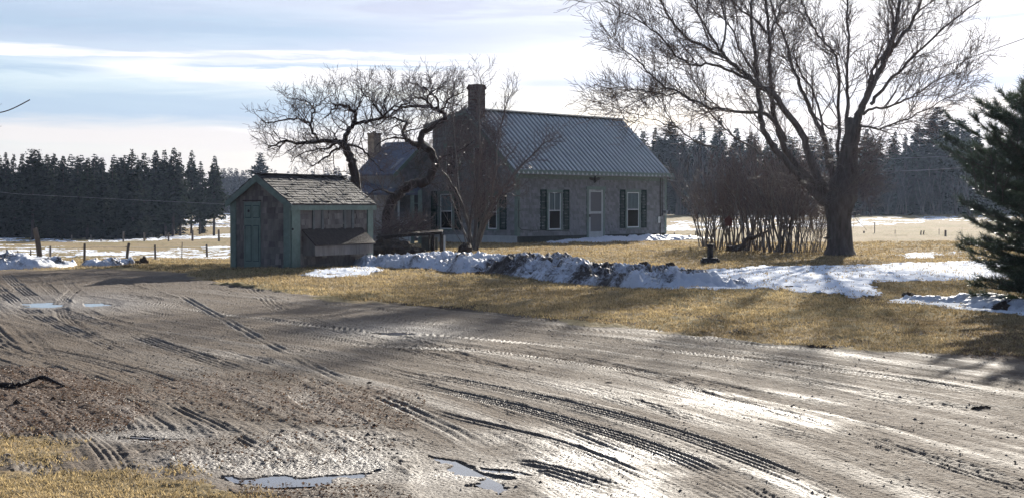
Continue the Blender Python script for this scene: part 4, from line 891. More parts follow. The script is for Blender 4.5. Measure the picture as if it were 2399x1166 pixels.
# the mass of earth on the crest of the dirty bank, and the pile behind the shed
mb = MB(); c = np.array([*G0(1300, 33.2), .30])
for k, (dx, r, h) in enumerate(((-.45, .24, .10), (-.15, .28, .14), (.15, .25, .17), (.42, .22, .10), (.0, .3, .10))): lump(mb, (c[0] + dx, c[1] + .1 * (k % 2), c[2] - .05), r, r * .8, h, 70 + k)
single('earth_heap', mb, M['clod'], 'heap of dark earth lying on the crest of the dirty snow bank', 'earth heap', c, smooth=True)
mb = MB(); c = gp(925, 598); c[1] = 47; c[2] = 0; c[0] = (925 - 1199.5) / FPX * 47
for k, (dx, r, h) in enumerate(((-.35, .5, .48), (.1, .55, .44), (.55, .4, .26))): lump(mb, (c[0] + dx, c[1], 0), r, r, h, 90 + k)
single('leaf_pile', mb, M['clod'], 'dark brown leaf pile under the brush covered table behind the shed', 'leaf pile', c, smooth=True)

# ------------------------------------------------------------------ bare trees
def unit(v):
    n = sqrt(v[0] * v[0] + v[1] * v[1] + v[2] * v[2]) + 1e-9; return (v[0] / n, v[1] / n, v[2] / n)
def branch(mb, rng, p, d, L, r, lev, P):
    """a wandering branch with side shoots; P: npts, kids, ratio, ang, up, wob, rmin per level"""
    n = P['n'][lev]; pts = [p]; dirs = [d]; st = L / (n - 1); w = P['wob'][lev]; up = P['up'][lev]
    for i in range(n - 1):
        d = unit((d[0] + rng.gauss(0, w), d[1] + rng.gauss(0, w), d[2] + rng.gauss(0, w) + up)); p = (p[0] + d[0] * st, p[1] + d[1] * st, p[2] + d[2] * st); pts.append(p); dirs.append(d)
    rt = max(P['rmin'], r * P.get('taper', .3)); mb.tube(pts, np.linspace(r, rt, n), 5 if lev == 0 else 3)
    if lev + 1 < len(P['n']): kids(mb, rng, pts, dirs, L, r, rt, lev, P)
def kids(mb, rng, pts, dirs, L, r, rt, lev, P, lo=.12, cnt=None):
    k = P['kids'][lev]; k = cnt if cnt is not None else max(1, int(k * rng.uniform(.75, 1.25)))
    n = len(pts)
    for i in range(k):
        t = lo + (1 - lo) * ((i + rng.random()) / k); f = t * (n - 1); a = min(int(f), n - 2); q = f - a
        p0 = tuple(pts[a][c] * (1 - q) + pts[a + 1][c] * q for c in range(3)); d = dirs[min(a + 1, n - 1)]
        rv = unit((rng.gauss(0, 1), rng.gauss(0, P.get('flat', 1)), rng.gauss(0, 1))); dt = rv[0] * d[0] + rv[1] * d[1] + rv[2] * d[2]; pv = unit((rv[0] - dt * d[0], rv[1] - dt * d[1], rv[2] - dt * d[2]))
        an = rng.gauss(P['ang'][lev], .15); ca, sa = cos(an), sin(an); nd = unit((d[0] * ca + pv[0] * sa, d[1] * ca + pv[1] * sa, d[2] * ca + pv[2] * sa + P.get('lift', .1)))
        l = P['len'][lev] * rng.uniform(.55, 1.3) * (1.15 - .55 * t); rr = max(P['rmin'], min((r + (rt - r) * t) * .6, P['rk'][lev]))
        branch(mb, rng, p0, nd, l, rr, lev + 1, P)
def limb(mb, tw, rng, px_pts, D, r0, r1, yo, P, cnt, n=5, k=8, lo=.25, dim=3):
    """a limb traced through the air: direction and length in metres come from the tree's own plane, yo carries it forwards or back"""
    m = len(px_pts); pts = []
    for i, (a, b) in enumerate(px_pts): pts.append(at(a, b, D + yo[0] + (yo[1] - yo[0]) * (i / (m - 1)) ** 1.3))
    S = smooth_line(pts, 4); jit = .012 * len(S)
    S = [s + np.array((rng.gauss(0, .02), rng.gauss(0, .03), rng.gauss(0, .02))) if 0 < i < len(S) - 1 else s for i, s in enumerate(S)]
    mb.tube(S, np.linspace(r0, r1, len(S)) , k)
    if cnt:
        T = np.gradient(np.array(S), axis=0); dirs = [unit(t) for t in T]
        kids(tw, rng, [tuple(s) for s in S], dirs, 1, r0, r1, 0, P, lo, cnt)
    return S
def maple():
    rng = random.Random(11); D = 45.9; b = gp(1968, 597); D = b[1]
    t = thing('maple_tree', 'big bare maple with a thick trunk and many spreading limbs', 'tree', (b[0], b[1], b[2]))
    P = dict(n=[6, 5, 4, 4], kids=[0, 7, 5, 0], ang=[.6, .62, .6], up=[.05, .065, .06, .04], wob=[.1, .13, .16, .16], len=[1.45, .85, .42], rk=[.022, .010, .006], rmin=.0055, lift=.06, flat=.8)
    L = MB(); T = MB()
    u = D / FPX
    # trunk: flared base, ridged
    tr = [(1968, 606, 40), (1968, 597, 34), (1969, 575, 30), (1968, 545, 28.5), (1966, 515, 28), (1966, 490, 32), (1970, 465, 37), (1977, 435, 31), (1982, 405, 25), (1986, 375, 21), (1990, 345, 19), (1996, 315, 18), (2002, 292, 17)]
    k = 28; V = []
    for (px, py, w) in tr:
        c = at(px, py, D)
        for i in range(k):
            a = 2 * pi * i / k; rr = w * u * (1 + .05 * sin(5 * a + py * .01) + .03 * sin(11 * a + py * .03) + (.18 * max(0, sin(4 * a + 1)) if py > 590 else 0))
            V.append((c[0] + rr * cos(a), c[1] + rr * sin(a), c[2]))
    F = [(j * k + i, j * k + (i + 1) % k, (j + 1) * k + (i + 1) % k, (j + 1) * k + i) for j in range(len(tr) - 1) for i in range(k)]
    tk = MB(); tk.add(V, F); part('trunk', tk, M['bark'], t, smooth=True)
    q = lambda w: w * u
    spec = [
        ([(1998, 320), (2012, 270), (2030, 230), (2058, 170), (2083, 115), (2098, 62), (2108, 0), (2120, -90), (2135, -190)], 17, 4, (0, .8), 26),
        ([(2005, 300), (2018, 268), (2033, 205), (2047, 154), (2077, 118), (2094, 66), (2083, 5), (2070, -80), (2075, -150)], 9, 2.5, (0, 1.4), 20),
        ([(2066, 150), (2103, 99), (2137, 51), (2158, 0), (2185, -80), (2215, -150)], 9, 2.5, (.3, -.6), 16),
        ([(2040, 245), (2056, 223), (2103, 172), (2150, 124), (2215, 64), (2292, 4), (2350, -50)], 8, 2, (.1, 1.2), 20),
        ([(2022, 268), (2043, 257), (2086, 249), (2129, 232), (2163, 210), (2215, 176), (2270, 133)], 6, 1.5, (0, -1.2), 18),
        ([(1998, 318), (2017, 296), (2056, 302), (2103, 287), (2150, 266), (2215, 232), (2262, 195)], 5.5, 1.3, (0, -2.0), 20),
        ([(1975, 420), (1962, 350), (1966, 313), (1964, 240), (1966, 163), (1953, 124), (1915, 81), (1889, 34), (1870, -20), (1850, -80)], 9, 2, (.1, 1.6), 20),
        ([(1988, 380), (1984, 300), (1985, 230), (1985, 172), (1987, 86), (1985, 0), (1990, -90), (1985, -160)], 9, 2.2, (0, .5), 20),
        ([(1950, 470), (1905, 395), (1885, 326), (1850, 274), (1812, 223), (1777, 201), (1743, 172), (1700, 137), (1640, 107), (1584, 64), (1545, 0), (1520, -60)], 17, 2.5, (0, -1.4), 30),
        ([(1760, 185), (1700, 163), (1660, 150), (1623, 154), (1584, 129), (1541, 81), (1486, 43), (1426, 9), (1390, -15)], 6, 1.5, (-.9, -2.2), 22),
        ([(1935, 478), (1880, 420), (1842, 380), (1800, 330), (1784, 290), (1779, 240), (1776, 184), (1768, 120), (1761, 60), (1762, 0), (1755, -90), (1760, -160)], 16, 3, (-.2, -.5), 26),
        ([(1945, 470), (1895, 420), (1850, 365), (1824, 313), (1812, 257), (1805, 193), (1801, 86), (1794, 0), (1790, -90), (1800, -170)], 15, 3, (.1, .9), 26),
        ([(1802, 90), (1815, 50), (1838, 0), (1860, -60)], 6, 2, (.8, 1.5), 10),
        ([(1962, 455), (1945, 390), (1934, 330), (1906, 274), (1885, 223), (1863, 172), (1850, 133), (1837, 90), (1818, 40), (1803, 0), (1780, -70)], 12, 2.5, (.2, 2.0), 24),
        ([(1960, 420), (1936, 334), (1910, 223), (1880, 180), (1860, 120), (1875, 90), (1900, 50)], 6, 1.5, (.2, 2.6), 14),
        ([(1842, 330), (1799, 270), (1743, 264), (1700, 257), (1653, 249), (1584, 214), (1541, 189), (1494, 141), (1456, 111), (1432, 78)], 8, 1.5, (0, -2.4), 28),
        ([(1590, 218), (1560, 222), (1525, 215), (1480, 210), (1440, 225)], 3.5, 1, (-2.1, -2.6), 12),
        ([(1800, 372), (1770, 350), (1720, 320), (1690, 295), (1655, 250), (1640, 210), (1610, 170), (1570, 150)], 5, 1.2, (-.3, .8), 16),
        ([(1680, 345), (1627, 330), (1584, 296), (1559, 257), (1553, 235)], 4, 1, (-.2, -.8), 14),
        ([(1584, 298), (1530, 280), (1480, 265), (1443, 256)], 2.5, .8, (-.5, -1.2), 12),
        ([(1700, 137), (1670, 90), (1640, 40), (1625, 0), (1600, -60)], 6, 1.8, (-1.2, -.5), 16),
        ([(1690, 120), (1700, 60), (1690, 0), (1680, -60)], 5, 1.5, (-1.2, .6), 12),
        ([(1776, 190), (1740, 130), (1710, 60), (1670, 20), (1640, -40)], 5, 1.5, (-.4, 1.8), 14),
        ([(1800, 80), (1760, 40), (1720, 10), (1690, -40)], 6, 2, (.6, 2.2), 12),
        ([(1910, 275), (1940, 300), (1968, 300)], 4, 2.5, (0, .2), 4)]
    for pts, r0, r1, yo, c in spec: limb(L, T, rng, pts, D, q(r0) * .57, q(r1) * .48, yo, P, c, k=9)
    for px, py, h in ((1992, 300, 24), (2006, 288, 14)):     # sawn off stubs
        a = at(px, py, D); L.tube([a, a + np.array((.02, 0, h * u)), a + np.array((.03, 0, h * u + .01))], [.11, .10, .01], 9)
    # fine shoots round the trunk
    for i in range(46):
        px = rng.choice([rng.uniform(1940, 1990), rng.uniform(1860, 1960), rng.uniform(1975, 2010)]); py = rng.uniform(330, 500)
        a = at(px, py, D + rng.uniform(-.4, .3)); sg = rng.choice((-1, 1)); branch(T, rng, tuple(a), unit((sg * rng.uniform(.5, 1), rng.uniform(-.8, .6), rng.uniform(-.2, .35))), rng.uniform(.6, 1.4), .008, 1, P)
    part('limbs', L, M['bark'], t, smooth=True); part('twigs', T, M['twig'], t)
    # swing seat hanging from a low shoot
    a = at(1938, 558, D - .8); mb = MB(); mb.box(a[:2], (1, 0), (0, 1), -.10, .10, -.10, .10, a[2] - .02, a[2] + .02)
    s = thing('swing', 'little swing seat on two ropes at the left side of the maple trunk', 'swing', a); part('seat', mb, M['swing'], s)
    for dx in (-.08, .08):
        mb = MB(); mb.tube([a + np.array((dx, 0, 0)), a + np.array((dx * .9, 0, .35)), at(1938, 500, D - .4) + np.array((dx * .6, 0, 0))], .006, 4); part('rope', mb, M['swing'], s)
maple()

def apple(name_lab, D, limbs_, base_px, seed, cntf=1.0, P=None):
    rng = random.Random(seed); u = D / FPX; b = at(base_px[0], base_px[1], D); b[2] = float(H(b[0], b[1]))
    t = thing('apple_tree', name_lab, 'tree', b); L = MB(); T = MB()
    P = P or dict(n=[6, 5, 4, 4], kids=[0, 5, 4, 0], ang=[.95, .9, .8], up=[.05, .10, .10, .08], wob=[.2, .28, .28, .25], len=[.95, .55, .26], rk=[.024, .010, .006], rmin=.0048, lift=.15, flat=.9)
    for pts, r0, r1, yo, c in limbs_: limb(L, T, rng, pts, D, r0 * u * .5, r1 * u * .5, yo, P, int(c * cntf), k=8, lo=.1)
    part('trunk', L, M['applebark'], t, smooth=True); part('branches', T, M['appletwig'], t)
    return t
apple('gnarled bare apple tree rising behind the shed roof with wide low limbs', 47.0, [
    ([(838, 600), (842, 520), (836, 445), (828, 400), (822, 372), (812, 350), (808, 334)], 26, 17, (0, 0), 10),
    ([(810, 338), (795, 333), (775, 331), (743, 331), (702, 338), (670, 331), (650, 338), (628, 346)], 13, 3, (0, -.8), 22),
    ([(745, 331), (735, 312), (728, 292), (715, 284), (696, 278), (658, 284), (630, 290), (612, 280)], 7, 2, (-.2, -1.0), 18),
    ([(727, 290), (734, 262), (730, 248), (717, 236), (695, 234), (672, 228)], 5, 1.5, (-.3, .5), 12),
    ([(732, 256), (748, 245), (756, 222)], 3, 1.2, (0, .3), 5),
    ([(803, 333), (814, 314), (822, 300), (831, 287), (832, 266), (822, 257), (805, 250), (790, 247), (775, 262), (762, 276)], 13, 2.5, (.1, .9), 20),
    ([(830, 265), (842, 248), (846, 230), (860, 215)], 5, 1.5, (.2, 1.2), 9),
    ([(793, 249), (790, 228), (785, 208)], 3.5, 1.2, (.8, 1.1), 8),
    ([(831, 290), (848, 286), (871, 281), (898, 275), (921, 254), (948, 244), (962, 236)], 9, 2, (.2, -.9), 18),
    ([(898, 275), (884, 255), (866, 235), (850, 215), (845, 205)], 5, 1.4, (-.3, .3), 12),
    ([(905, 268), (900, 240), (912, 220), (915, 196)], 4, 1.2, (-.4, -.9), 10),
    ([(812, 340), (840, 345), (860, 362), (880, 385), (900, 405)], 6, 2, (0, -1.0), 14),
    ([(806, 342), (780, 355), (760, 372), (742, 385), (725, 390)], 6, 2, (.1, .7), 14),
    ([(790, 335), (765, 348), (735, 352), (705, 360), (680, 380)], 5, 1.5, (.2, 1.4), 14)], (838, 600), 21)
apple('crooked bare apple tree with a thick leaning trunk before the farmhouse gable', 50.0, [
    ([(905, 600), (908, 530), (915, 475), (932, 456), (954, 437), (979, 430), (1002, 424), (1013, 402), (1020, 382), (1010, 358), (994, 345), (985, 330), (992, 310), (1010, 302)], 26, 13, (0, -.2), 16),
    ([(1000, 305), (1022, 292), (1042, 276), (1033, 261), (1009, 252), (980, 251), (950, 252), (925, 262), (905, 278), (880, 296)], 13, 2.5, (0, .6), 22),
    ([(1012, 253), (1000, 238), (985, 228), (965, 232), (945, 240)], 6, 1.6, (.2, -.8), 12),
    ([(1000, 240), (1010, 215), (1030, 205), (1048, 190)], 5, 1.4, (.1, .8), 14),
    ([(1035, 262), (1045, 240), (1060, 228), (1088, 216)], 6, 1.6, (0, -.7), 14),
    ([(1028, 256), (1022, 230), (1000, 210), (975, 200), (955, 190)], 5, 1.4, (0, .9), 14),
    ([(985, 350), (965, 335), (950, 326), (945, 305), (952, 290), (945, 281), (925, 278), (909, 277), (895, 250), (889, 237)], 10, 2, (-.1, -1.0), 20),
    ([(952, 307), (975, 303), (1000, 296)], 4, 1.4, (-.6, -.9), 6),
    ([(947, 325), (925, 322), (900, 330), (880, 345)], 5, 1.5, (-.4, -1.2), 12),
    ([(932, 458), (910, 450), (885, 445), (865, 455), (850, 475)], 7, 1.6, (0, -1.1), 14),
    ([(1020, 380), (1045, 365), (1080, 352), (1110, 330)], 6, 1.6, (0, -1.0), 12)], (905, 600), 22)
# vine over the gable top
def vine():
    rng = random.Random(33); mb = MB()
    P = dict(n=[5, 5, 4], kids=[5, 3, 0], ang=[.9, .9], up=[0, 0, 0], wob=[.35, .35, .3], len=[.6, .3], rk=[.012, .008], rmin=.006)
    th = th_; O = HO; Gd = np.array((-sin(th), cos(th))); NG = np.array((-cos(th), -sin(th)))
    for i in range(230):
        s = rng.uniform(.9, 4.9); z = rng.uniform(3.3, 5.5) if rng.random() < .75 else rng.uniform(2, 3.3)
        zmax = 3.0 + .95 * s if s < 2.7 else 5.5 - .27 * (s - 2.7)
        if z > zmax: z = zmax
        p = O + Gd * s + NG * rng.uniform(.05, .3); a = rng.uniform(0, 2 * pi)
        branch(mb, rng, (p[0], p[1], z), unit((Gd[0] * cos(a), Gd[1] * cos(a), sin(a))), rng.uniform(.4, 1.0), .014, 0, P)
    c = O + Gd * 2.7; single('climbing_vine', mb, M['appletwig'], 'tangle of bare vine covering the gable below the brick chimney', 'vine', (c[0], c[1], 3))
vine()

def shrub_mesh(seed, n, h, spread, lean, P, r=.022, baser=.45):
    rng = random.Random(seed); S = MB(); T = MB()
    for i in range(n):
        a = rng.uniform(0, 2 * pi); b = (baser * rng.random() * cos(a), baser * rng.random() * sin(a), -.05)
        sp = rng.uniform(.1, 1) * spread; d = unit((cos(a) * sp + lean * rng.uniform(.2, 1), sin(a) * sp, 1)); L = h * rng.uniform(.6, 1.05); m = 8; p = b; pts = [p]; dirs = [d]; rr = r * rng.uniform(.5, 1.4)
        for j in range(m - 1):
            d = unit((d[0] + rng.gauss(0, .10), d[1] + rng.gauss(0, .10), d[2] + .03)); st = L / (m - 1); p = (p[0] + d[0] * st, p[1] + d[1] * st, p[2] + d[2] * st); pts.append(p); dirs.append(d)
        S.tube(pts, np.linspace(rr, rr * .35, m), 5); kids(T, rng, pts, dirs, L, rr, rr * .35, 0, P, .22)
    return S, T
PL = dict(n=[5, 5, 4, 4], kids=[8, 4, 3, 0], ang=[.5, .55, .55], up=[.05, .06, .06, .05], wob=[.2, .24, .24, .2], len=[.95, .5, .26], rk=[.011, .0065, .005], rmin=.0048, lift=.12)
def lilac():
    b = gp(1108, 590); S, T = shrub_mesh(5, 13, 4.0, .42, 0, PL, .024, .35); rng = random.Random(6)
    for V in (S, T):
        for (m, k), Lst in V.buck.items(): V.buck[(m, k)] = [(p + b, r) for p, r in Lst]
    P2 = dict(PL, kids=[7, 4, 3, 0])
    for pts, r0, r1, yo, c in [([(1110, 585), (1140, 500), (1180, 440), (1222, 392), (1260, 350), (1295, 325)], 9, 2, (0, -.4), 30), ([(1105, 585), (1090, 500), (1060, 430), (1035, 400)], 7, 2, (0, -.6), 20), ([(1112, 585), (1118, 450), (1125, 330), (1122, 240), (1130, 175)], 8, 1.5, (0, .5), 34), ([(1115, 585), (1150, 470), (1165, 350), (1180, 270), (1200, 215)], 7, 1.5, (0, .6), 34),
                               ([(1110, 585), (1080, 470), (1065, 340), (1060, 250), (1066, 190)], 6, 1.5, (0, .4), 28), ([(1112, 585), (1150, 500), (1175, 460), (1205, 440)], 6, 1.5, (0, -.8), 20)]:
        limb(S, T, rng, pts, b[1], r0 * .5 * b[1] / FPX, r1 * .5 * b[1] / FPX, yo, dict(P2, len=[.8, .5, .28]), c, lo=.15)
    t = thing('lilac_bush', 'tall dense bare bush with many stems in front of the farmhouse gable', 'bush', b); part('stems', S, M['redtwig'], t, smooth=True); part('twigs', T, M['appletwig'], t)
lilac()
def stump():
    b = gp(1092, 596); mb = MB(); lump(mb, (b[0], b[1], b[2] + .05), .25, .25, .3, 201); single('stump', mb, M['clod'], 'low mossy stump at the foot of the bush behind the white snow bank', 'stump', b, smooth=True)
stump()
# thicket beyond the lawn
PT = dict(n=[5, 5, 4], kids=[6, 4, 0], ang=[.45, .55], up=[.05, .06, .06], wob=[.12, .16, .16], len=[1.1, .5], rk=[.013, .008], rmin=.0062, lift=.12)
def thicket():
    protos = []
    for k in range(4):
        S, T = shrub_mesh(50 + k, 15 if k < 3 else 26, 3.5 if k < 3 else 2.2, .42 if k < 3 else .5, 0, PT if k < 3 else dict(PT, kids=[4, 3, 0]), 0.024 if k < 3 else .010, .35)
        protos.append((S.mesh('stems', smooth=True), T.mesh('twigs')))
    for me, m in ((0, 'redtwig'),):
        for p in protos: p[0].materials.append(M['redtwig']); p[1].materials.append(M['twig'])
    spots = [(1655, 583, 0, .95, 'leftmost bush of the bare thicket, arching out over the lawn'), (1682, 586, 1, 1.0, 'second bush from the left in the thicket, thin reddish stems'), (1716, 585, 2, 1.05, 'bare bush just behind the red topped post'), (1748, 589, 0, 1.1, 'bush with a dark crooked low stem in the thicket middle'), (1778, 588, 1, 1.1, 'bare bush right of the crooked low stem'),
             (1808, 592, 2, 1.12, 'tall straight bush in the middle of the thicket'), (1836, 592, 0, 1.1, 'tall bush right of the thicket middle'), (1862, 594, 1, 1.0, 'dark stemmed bush at the right half of the thicket'), (1893, 593, 3, 1.0, 'low orange brown bush at the right end of the thicket'), (1920, 590, 3, .8, 'thin pale brush beside the maple trunk')]
    for i, (px, py, k, sc, lab) in enumerate(spots):
        b = gp(px, py - 3); rng = random.Random(i)
        t = thing('bush', lab, 'bush', b, 'bushes of the bare thicket beside the maple'); t.rotation_euler = (0, 0, rng.uniform(0, 6)); t.scale = (sc, sc, sc)
        for nm, me in (('stems', protos[k][0]), ('twigs', protos[k][1])):
            o = bpy.data.objects.new(nm, me); COL.objects.link(o); o.parent = t
    rng = random.Random(3); mb = MB(); T = MB(); b = gp(1735, 587)
    limb(mb, T, rng, [(1705, 585), (1738, 578), (1750, 560), (1775, 552), (1800, 540)], b[1], .14, .03, (0, -.3), PT, 5)
    single('leaning_stem', mb, M['bark'], 'thick crooked low stem bending to the right inside the thicket', 'stem', b, smooth=True)
thicket()

# ------------------------------------------------------------------ conifers
def conifer(seed, Ht, Rm, bare, kind='spruce', n_t=34):
    rs = np.random.RandomState(seed); rng = random.Random(seed); tk = MB(); lean = rng.uniform(-.02, .02)
    tk.tube([(0, 0, -.3), (lean * Ht * .5, 0, Ht * .5), (lean * Ht, 0, Ht * .99)], [Ht * .016, Ht * .011, .02], 6)
    V = []; F = []; z = Ht * bare; gap = rs.rand(3) * Ht
    while z < Ht * .995:
        f = (z - Ht * bare) / (Ht * (1 - bare)); R = Rm * ((1 - f) ** .95 + .02) * (.8 + .2 * min(1, f * 6)) * rs.uniform(.75, 1.2)
        if kind == 'pine': R = Rm * (.35 + .65 * sin(pi * min(1, f * .95 + .12))) * rs.uniform(.6, 1.2)
        nb = int(6 + 5 * (1 - f))
        for b in range(nb):
            a = rs.rand() * 2 * pi; r = max(.12, R * rs.uniform(.55, 1.12)); dr = -.35 * (1 - f) if kind == 'spruce' else .12
            if rs.rand() < .3: tk.tube([(lean * z, 0, z), (lean * z + r * .8 * cos(a), r * .8 * sin(a), z + dr * r * .8)], [.035, .012], 3)
            ns = max(2, int(r / .17))
            for s in range(ns):
                t = (s + .6) / ns; w = (.24 + .20 * (1 - t)) * rs.uniform(.7, 1.3) * (.35 + .65 * min(1, (1 - f) * 3))
                c = np.array((lean * z + r * t * cos(a), r * t * sin(a), z + dr * r * t * (1.2 - .6 * t) + rs.normal(0, .04)))
                for q in range(3):
                    a2 = a + rs.normal(0, .9); ll = w * rs.uniform(.8, 1.5); hang = rs.uniform(-.75, .25) if kind == 'spruce' else rs.uniform(-.1, .6)
                    d = np.array((cos(a2), sin(a2), hang)) * ll; sd = np.array((-sin(a2), cos(a2), rs.normal(0, .6))) * ll * .32
                    V += [c, c + d * .5 + sd, c + d, c + d * .5 - sd]
        z += Ht / n_t * rs.uniform(.7, 1.3) * (1.15 - .5 * f)
    mb = MB(); V = np.array(V); n = len(V) // 4; mb.add(V, np.arange(n * 4).reshape(n, 4)); return tk, mb
PROT = []
for k, (Rm, bare, kind) in enumerate(((2.5, .02, 'spruce'), (2.2, .05, 'spruce'), (2.9, .02, 'spruce'), (2.3, .20, 'spruce'), (2.1, .22, 'pine'), (2.5, .26, 'spruce'))):
    tk, cr = conifer(100 + k, 10, Rm, bare, kind); a = tk.mesh('trunk', smooth=True); b = cr.mesh('crown')
    a.materials.append(M['applebark']); b.materials.append(M['spruce'] if k % 2 else M['sprucedark']); PROT.append((a, b))
def place_tree(k, loc, hgt, wid, rot, label, group, name='spruce_tree', cat='tree'):
    t = thing(name, label, cat, loc, group); s = hgt / 10; t.scale = (s * wid, s * wid, s); t.rotation_euler = (0, 0, rot)
    for nm, me in zip(('trunk', 'crown'), PROT[k]):
        o = bpy.data.objects.new(nm, me); COL.objects.link(o); o.parent = t
    return t
ORD = ['first', 'second', 'third', 'fourth', 'fifth', 'sixth', 'seventh', 'eighth', 'ninth', 'tenth', 'eleventh', 'twelfth', 'thirteenth', 'fourteenth', 'fifteenth', 'sixteenth', 'seventeenth', 'eighteenth', 'nineteenth', 'twentieth', 'twenty-first', 'twenty-second', 'twenty-third', 'twenty-fourth', 'twenty-fifth', 'twenty-sixth', 'twenty-seventh', 'twenty-eighth', 'twenty-ninth', 'thirtieth']
def treelines():
    rng = random.Random(77)
    left = [(-20, 362, 556, 0), (13, 354, 556, 2), (36, 362, 554, 0), (54, 358, 556, 1), (76, 350, 557, 4), (92, 354, 556, 0), (112, 359, 558, 1), (130, 360, 556, 0), (151, 363, 557, 2), (182, 366, 556, 0), (204, 374, 556, 3), (222, 369, 556, 2), (244, 380, 555, 0), (264, 374, 554, 1), (290, 372, 552, 0), (313, 350, 551, 0), (339, 356, 548, 1), (368, 350, 542, 2), (388, 352, 536, 3), (405, 346, 531, 5), (423, 357, 530, 3), (448, 352, 530, 5), (468, 378, 529, 3), (501, 365, 533, 5)]
    for i, (px, top, base, k) in enumerate(left):
        D = 158 + rng.uniform(-10, 10) + (14 if px > 360 else 0); b = at(px, base, D); zt = at(px, top, D)[2]; zb = min(b[2], float(H(b[0], D)))
        if zb < b[2] - .8: pass
        place_tree(k, (b[0], D, float(H(b[0], D))), zt - float(H(b[0], D)), rng.uniform(.85, 1.15), rng.uniform(0, 6), ('tall pine' if k == 4 else 'bare stemmed spruce' if k in (3, 5) else 'dark spruce') + ', %s from the left edge along the left treeline' % ORD[i], 'conifers of the left treeline', 'pine_tree' if k == 4 else 'spruce_tree')
    b = gp(474, 547); place_tree(2, b, 47 * b[1] / FPX, 1.0, 1, 'low young spruce standing in front of the left treeline at its right end', None)
    D = 260; b = at(608, 420, D); place_tree(4, (b[0], D, float(H(b[0], D))), at(608, 358, D)[2] - float(H(b[0], D)), .9, 1, 'lone tall pine showing above the shed roof peak', None, 'pine_tree')
    right = [(1478, 300, 0), (1506, 305, 1), (1535, 296, 1), (1566, 285, 4), (1600, 318, 0), (1640, 288, 0), (1676, 290, 1), (1686, 272, 1), (1725, 298, 2), (1760, 310, 0), (1800, 325, 3), (1850, 318, 1), (1900, 328, 0), (1945, 322, 1), (1975, 325, 0), (2030, 300, 1), (2062, 320, 0), (2096, 306, 1), (2120, 315, 0), (2145, 288, 2), (2190, 252, 4), (2222, 300, 0), (2250, 278, 4), (2290, 300, 1), (2330, 290, 0), (2370, 300, 2), (2410, 290, 0), (2450, 280, 1)]
    for i, (px, top, k) in enumerate(right):
        D = 176 + rng.uniform(-7, 7); b = at(px, 502, D); zb = float(H(b[0], D)); zt = at(px, top, D)[2]
        lab = 'tall spreading pine standing above the treeline just left of the big near pine' if px == 2190 else (('dark pine' if k == 4 else 'dark spruce') + ', %s from the house along the right treeline' % ORD[i])
        place_tree(k, (b[0], D, zb), zt - zb, rng.uniform(.9, 1.3), rng.uniform(0, 6), lab, 'conifers of the right treeline', 'pine_tree' if k == 4 else 'spruce_tree')
    # the wood behind, one mass
    def mass(nm, rows, mats, seed, bare=False):
        rs = np.random.RandomState(seed); mb = MB(); src = [conifer(300 + k, 10, 2.8, .0, 'spruce', 22)[1] for k in range(3)]; src = [np.vstack(s.V) for s in src]
        for (px, D, top) in rows:
            b = at(px, 500, D); zb = float(H(b[0], D)); h = (at(px, top, D)[2] - zb) / 10; V = src[rs.randint(3)]; a = rs.rand() * 6; w = h * rs.uniform(1, 1.5)
            Q = np.stack((b[0] + w * (V[:, 0] * cos(a) - V[:, 1] * sin(a)), D + w * (V[:, 0] * sin(a) + V[:, 1] * cos(a)), zb + V[:, 2] * h), 1); mb.add(Q, np.arange(len(Q)).reshape(-1, 4))
        return mb
    rows = []
    for i in range(90): rows.append((rng.uniform(-120, 392), rng.uniform(172, 205), rng.uniform(358, 382)))
    for i in range(100): rows.append((rng.uniform(1440, 2500), rng.uniform(188, 225), rng.uniform(310, 345)))
    mb = mass('forest', rows, None, 1); o = single('forest', mb, M['sprucedark'], 'dark conifer wood behind the front row of trees', None, (0, 190, 0), kind='stuff')
    rows = [(rng.uniform(500, 960), rng.uniform(380, 520), rng.uniform(388, 418)) for i in range(110)] + [(rng.uniform(-200, 520), rng.uniform(330, 420), rng.uniform(418, 440)) for i in range(40)] + [(rng.uniform(860, 1500), rng.uniform(300, 360), rng.uniform(385, 400)) for i in range(40)]
    mb = mass('forest', rows, None, 2); single('forest', mb, M['farwood'], 'far grey wood seen between the left treeline and the house', None, (0, 400, 0), kind='stuff')
    # bare saplings along the right wood edge
    PW = dict(n=[6, 5, 4], kids=[12, 4, 0], ang=[.5, .5], up=[.06, .06, .05], wob=[.06, .1, .1], len=[1.5, .7], rk=[.04, .025], rmin=.022, lift=.15)
    pro = []
    for k in range(3):
        S, T = shrub_mesh(400 + k, 4, 6.2, .14, 0, PW, .07, .6); a = S.mesh('stems'); b = T.mesh('twigs'); a.materials.append(M['twig']); b.materials.append(M['farwood']); pro.append((a, b))
    for i in range(26):
        px = 1590 + i * 27 + rng.uniform(-8, 8); D = 166 + rng.uniform(-4, 4); b = at(px, 502, D); zb = float(H(b[0], D))
        t = thing('bare_tree', 'slim bare grey tree at the foot of the right treeline', 'tree', (b[0], D, zb), 'bare saplings along the right wood edge'); t.rotation_euler = (0, 0, rng.uniform(0, 6)); s = rng.uniform(.8, 1.25) * (1.2 if px < 1950 else .8); t.scale = (s, s, s)
        for nm, me in zip(('stems', 'twigs'), pro[i % 3]):
            o = bpy.data.objects.new(nm, me); COL.objects.link(o); o.parent = t
treelines()

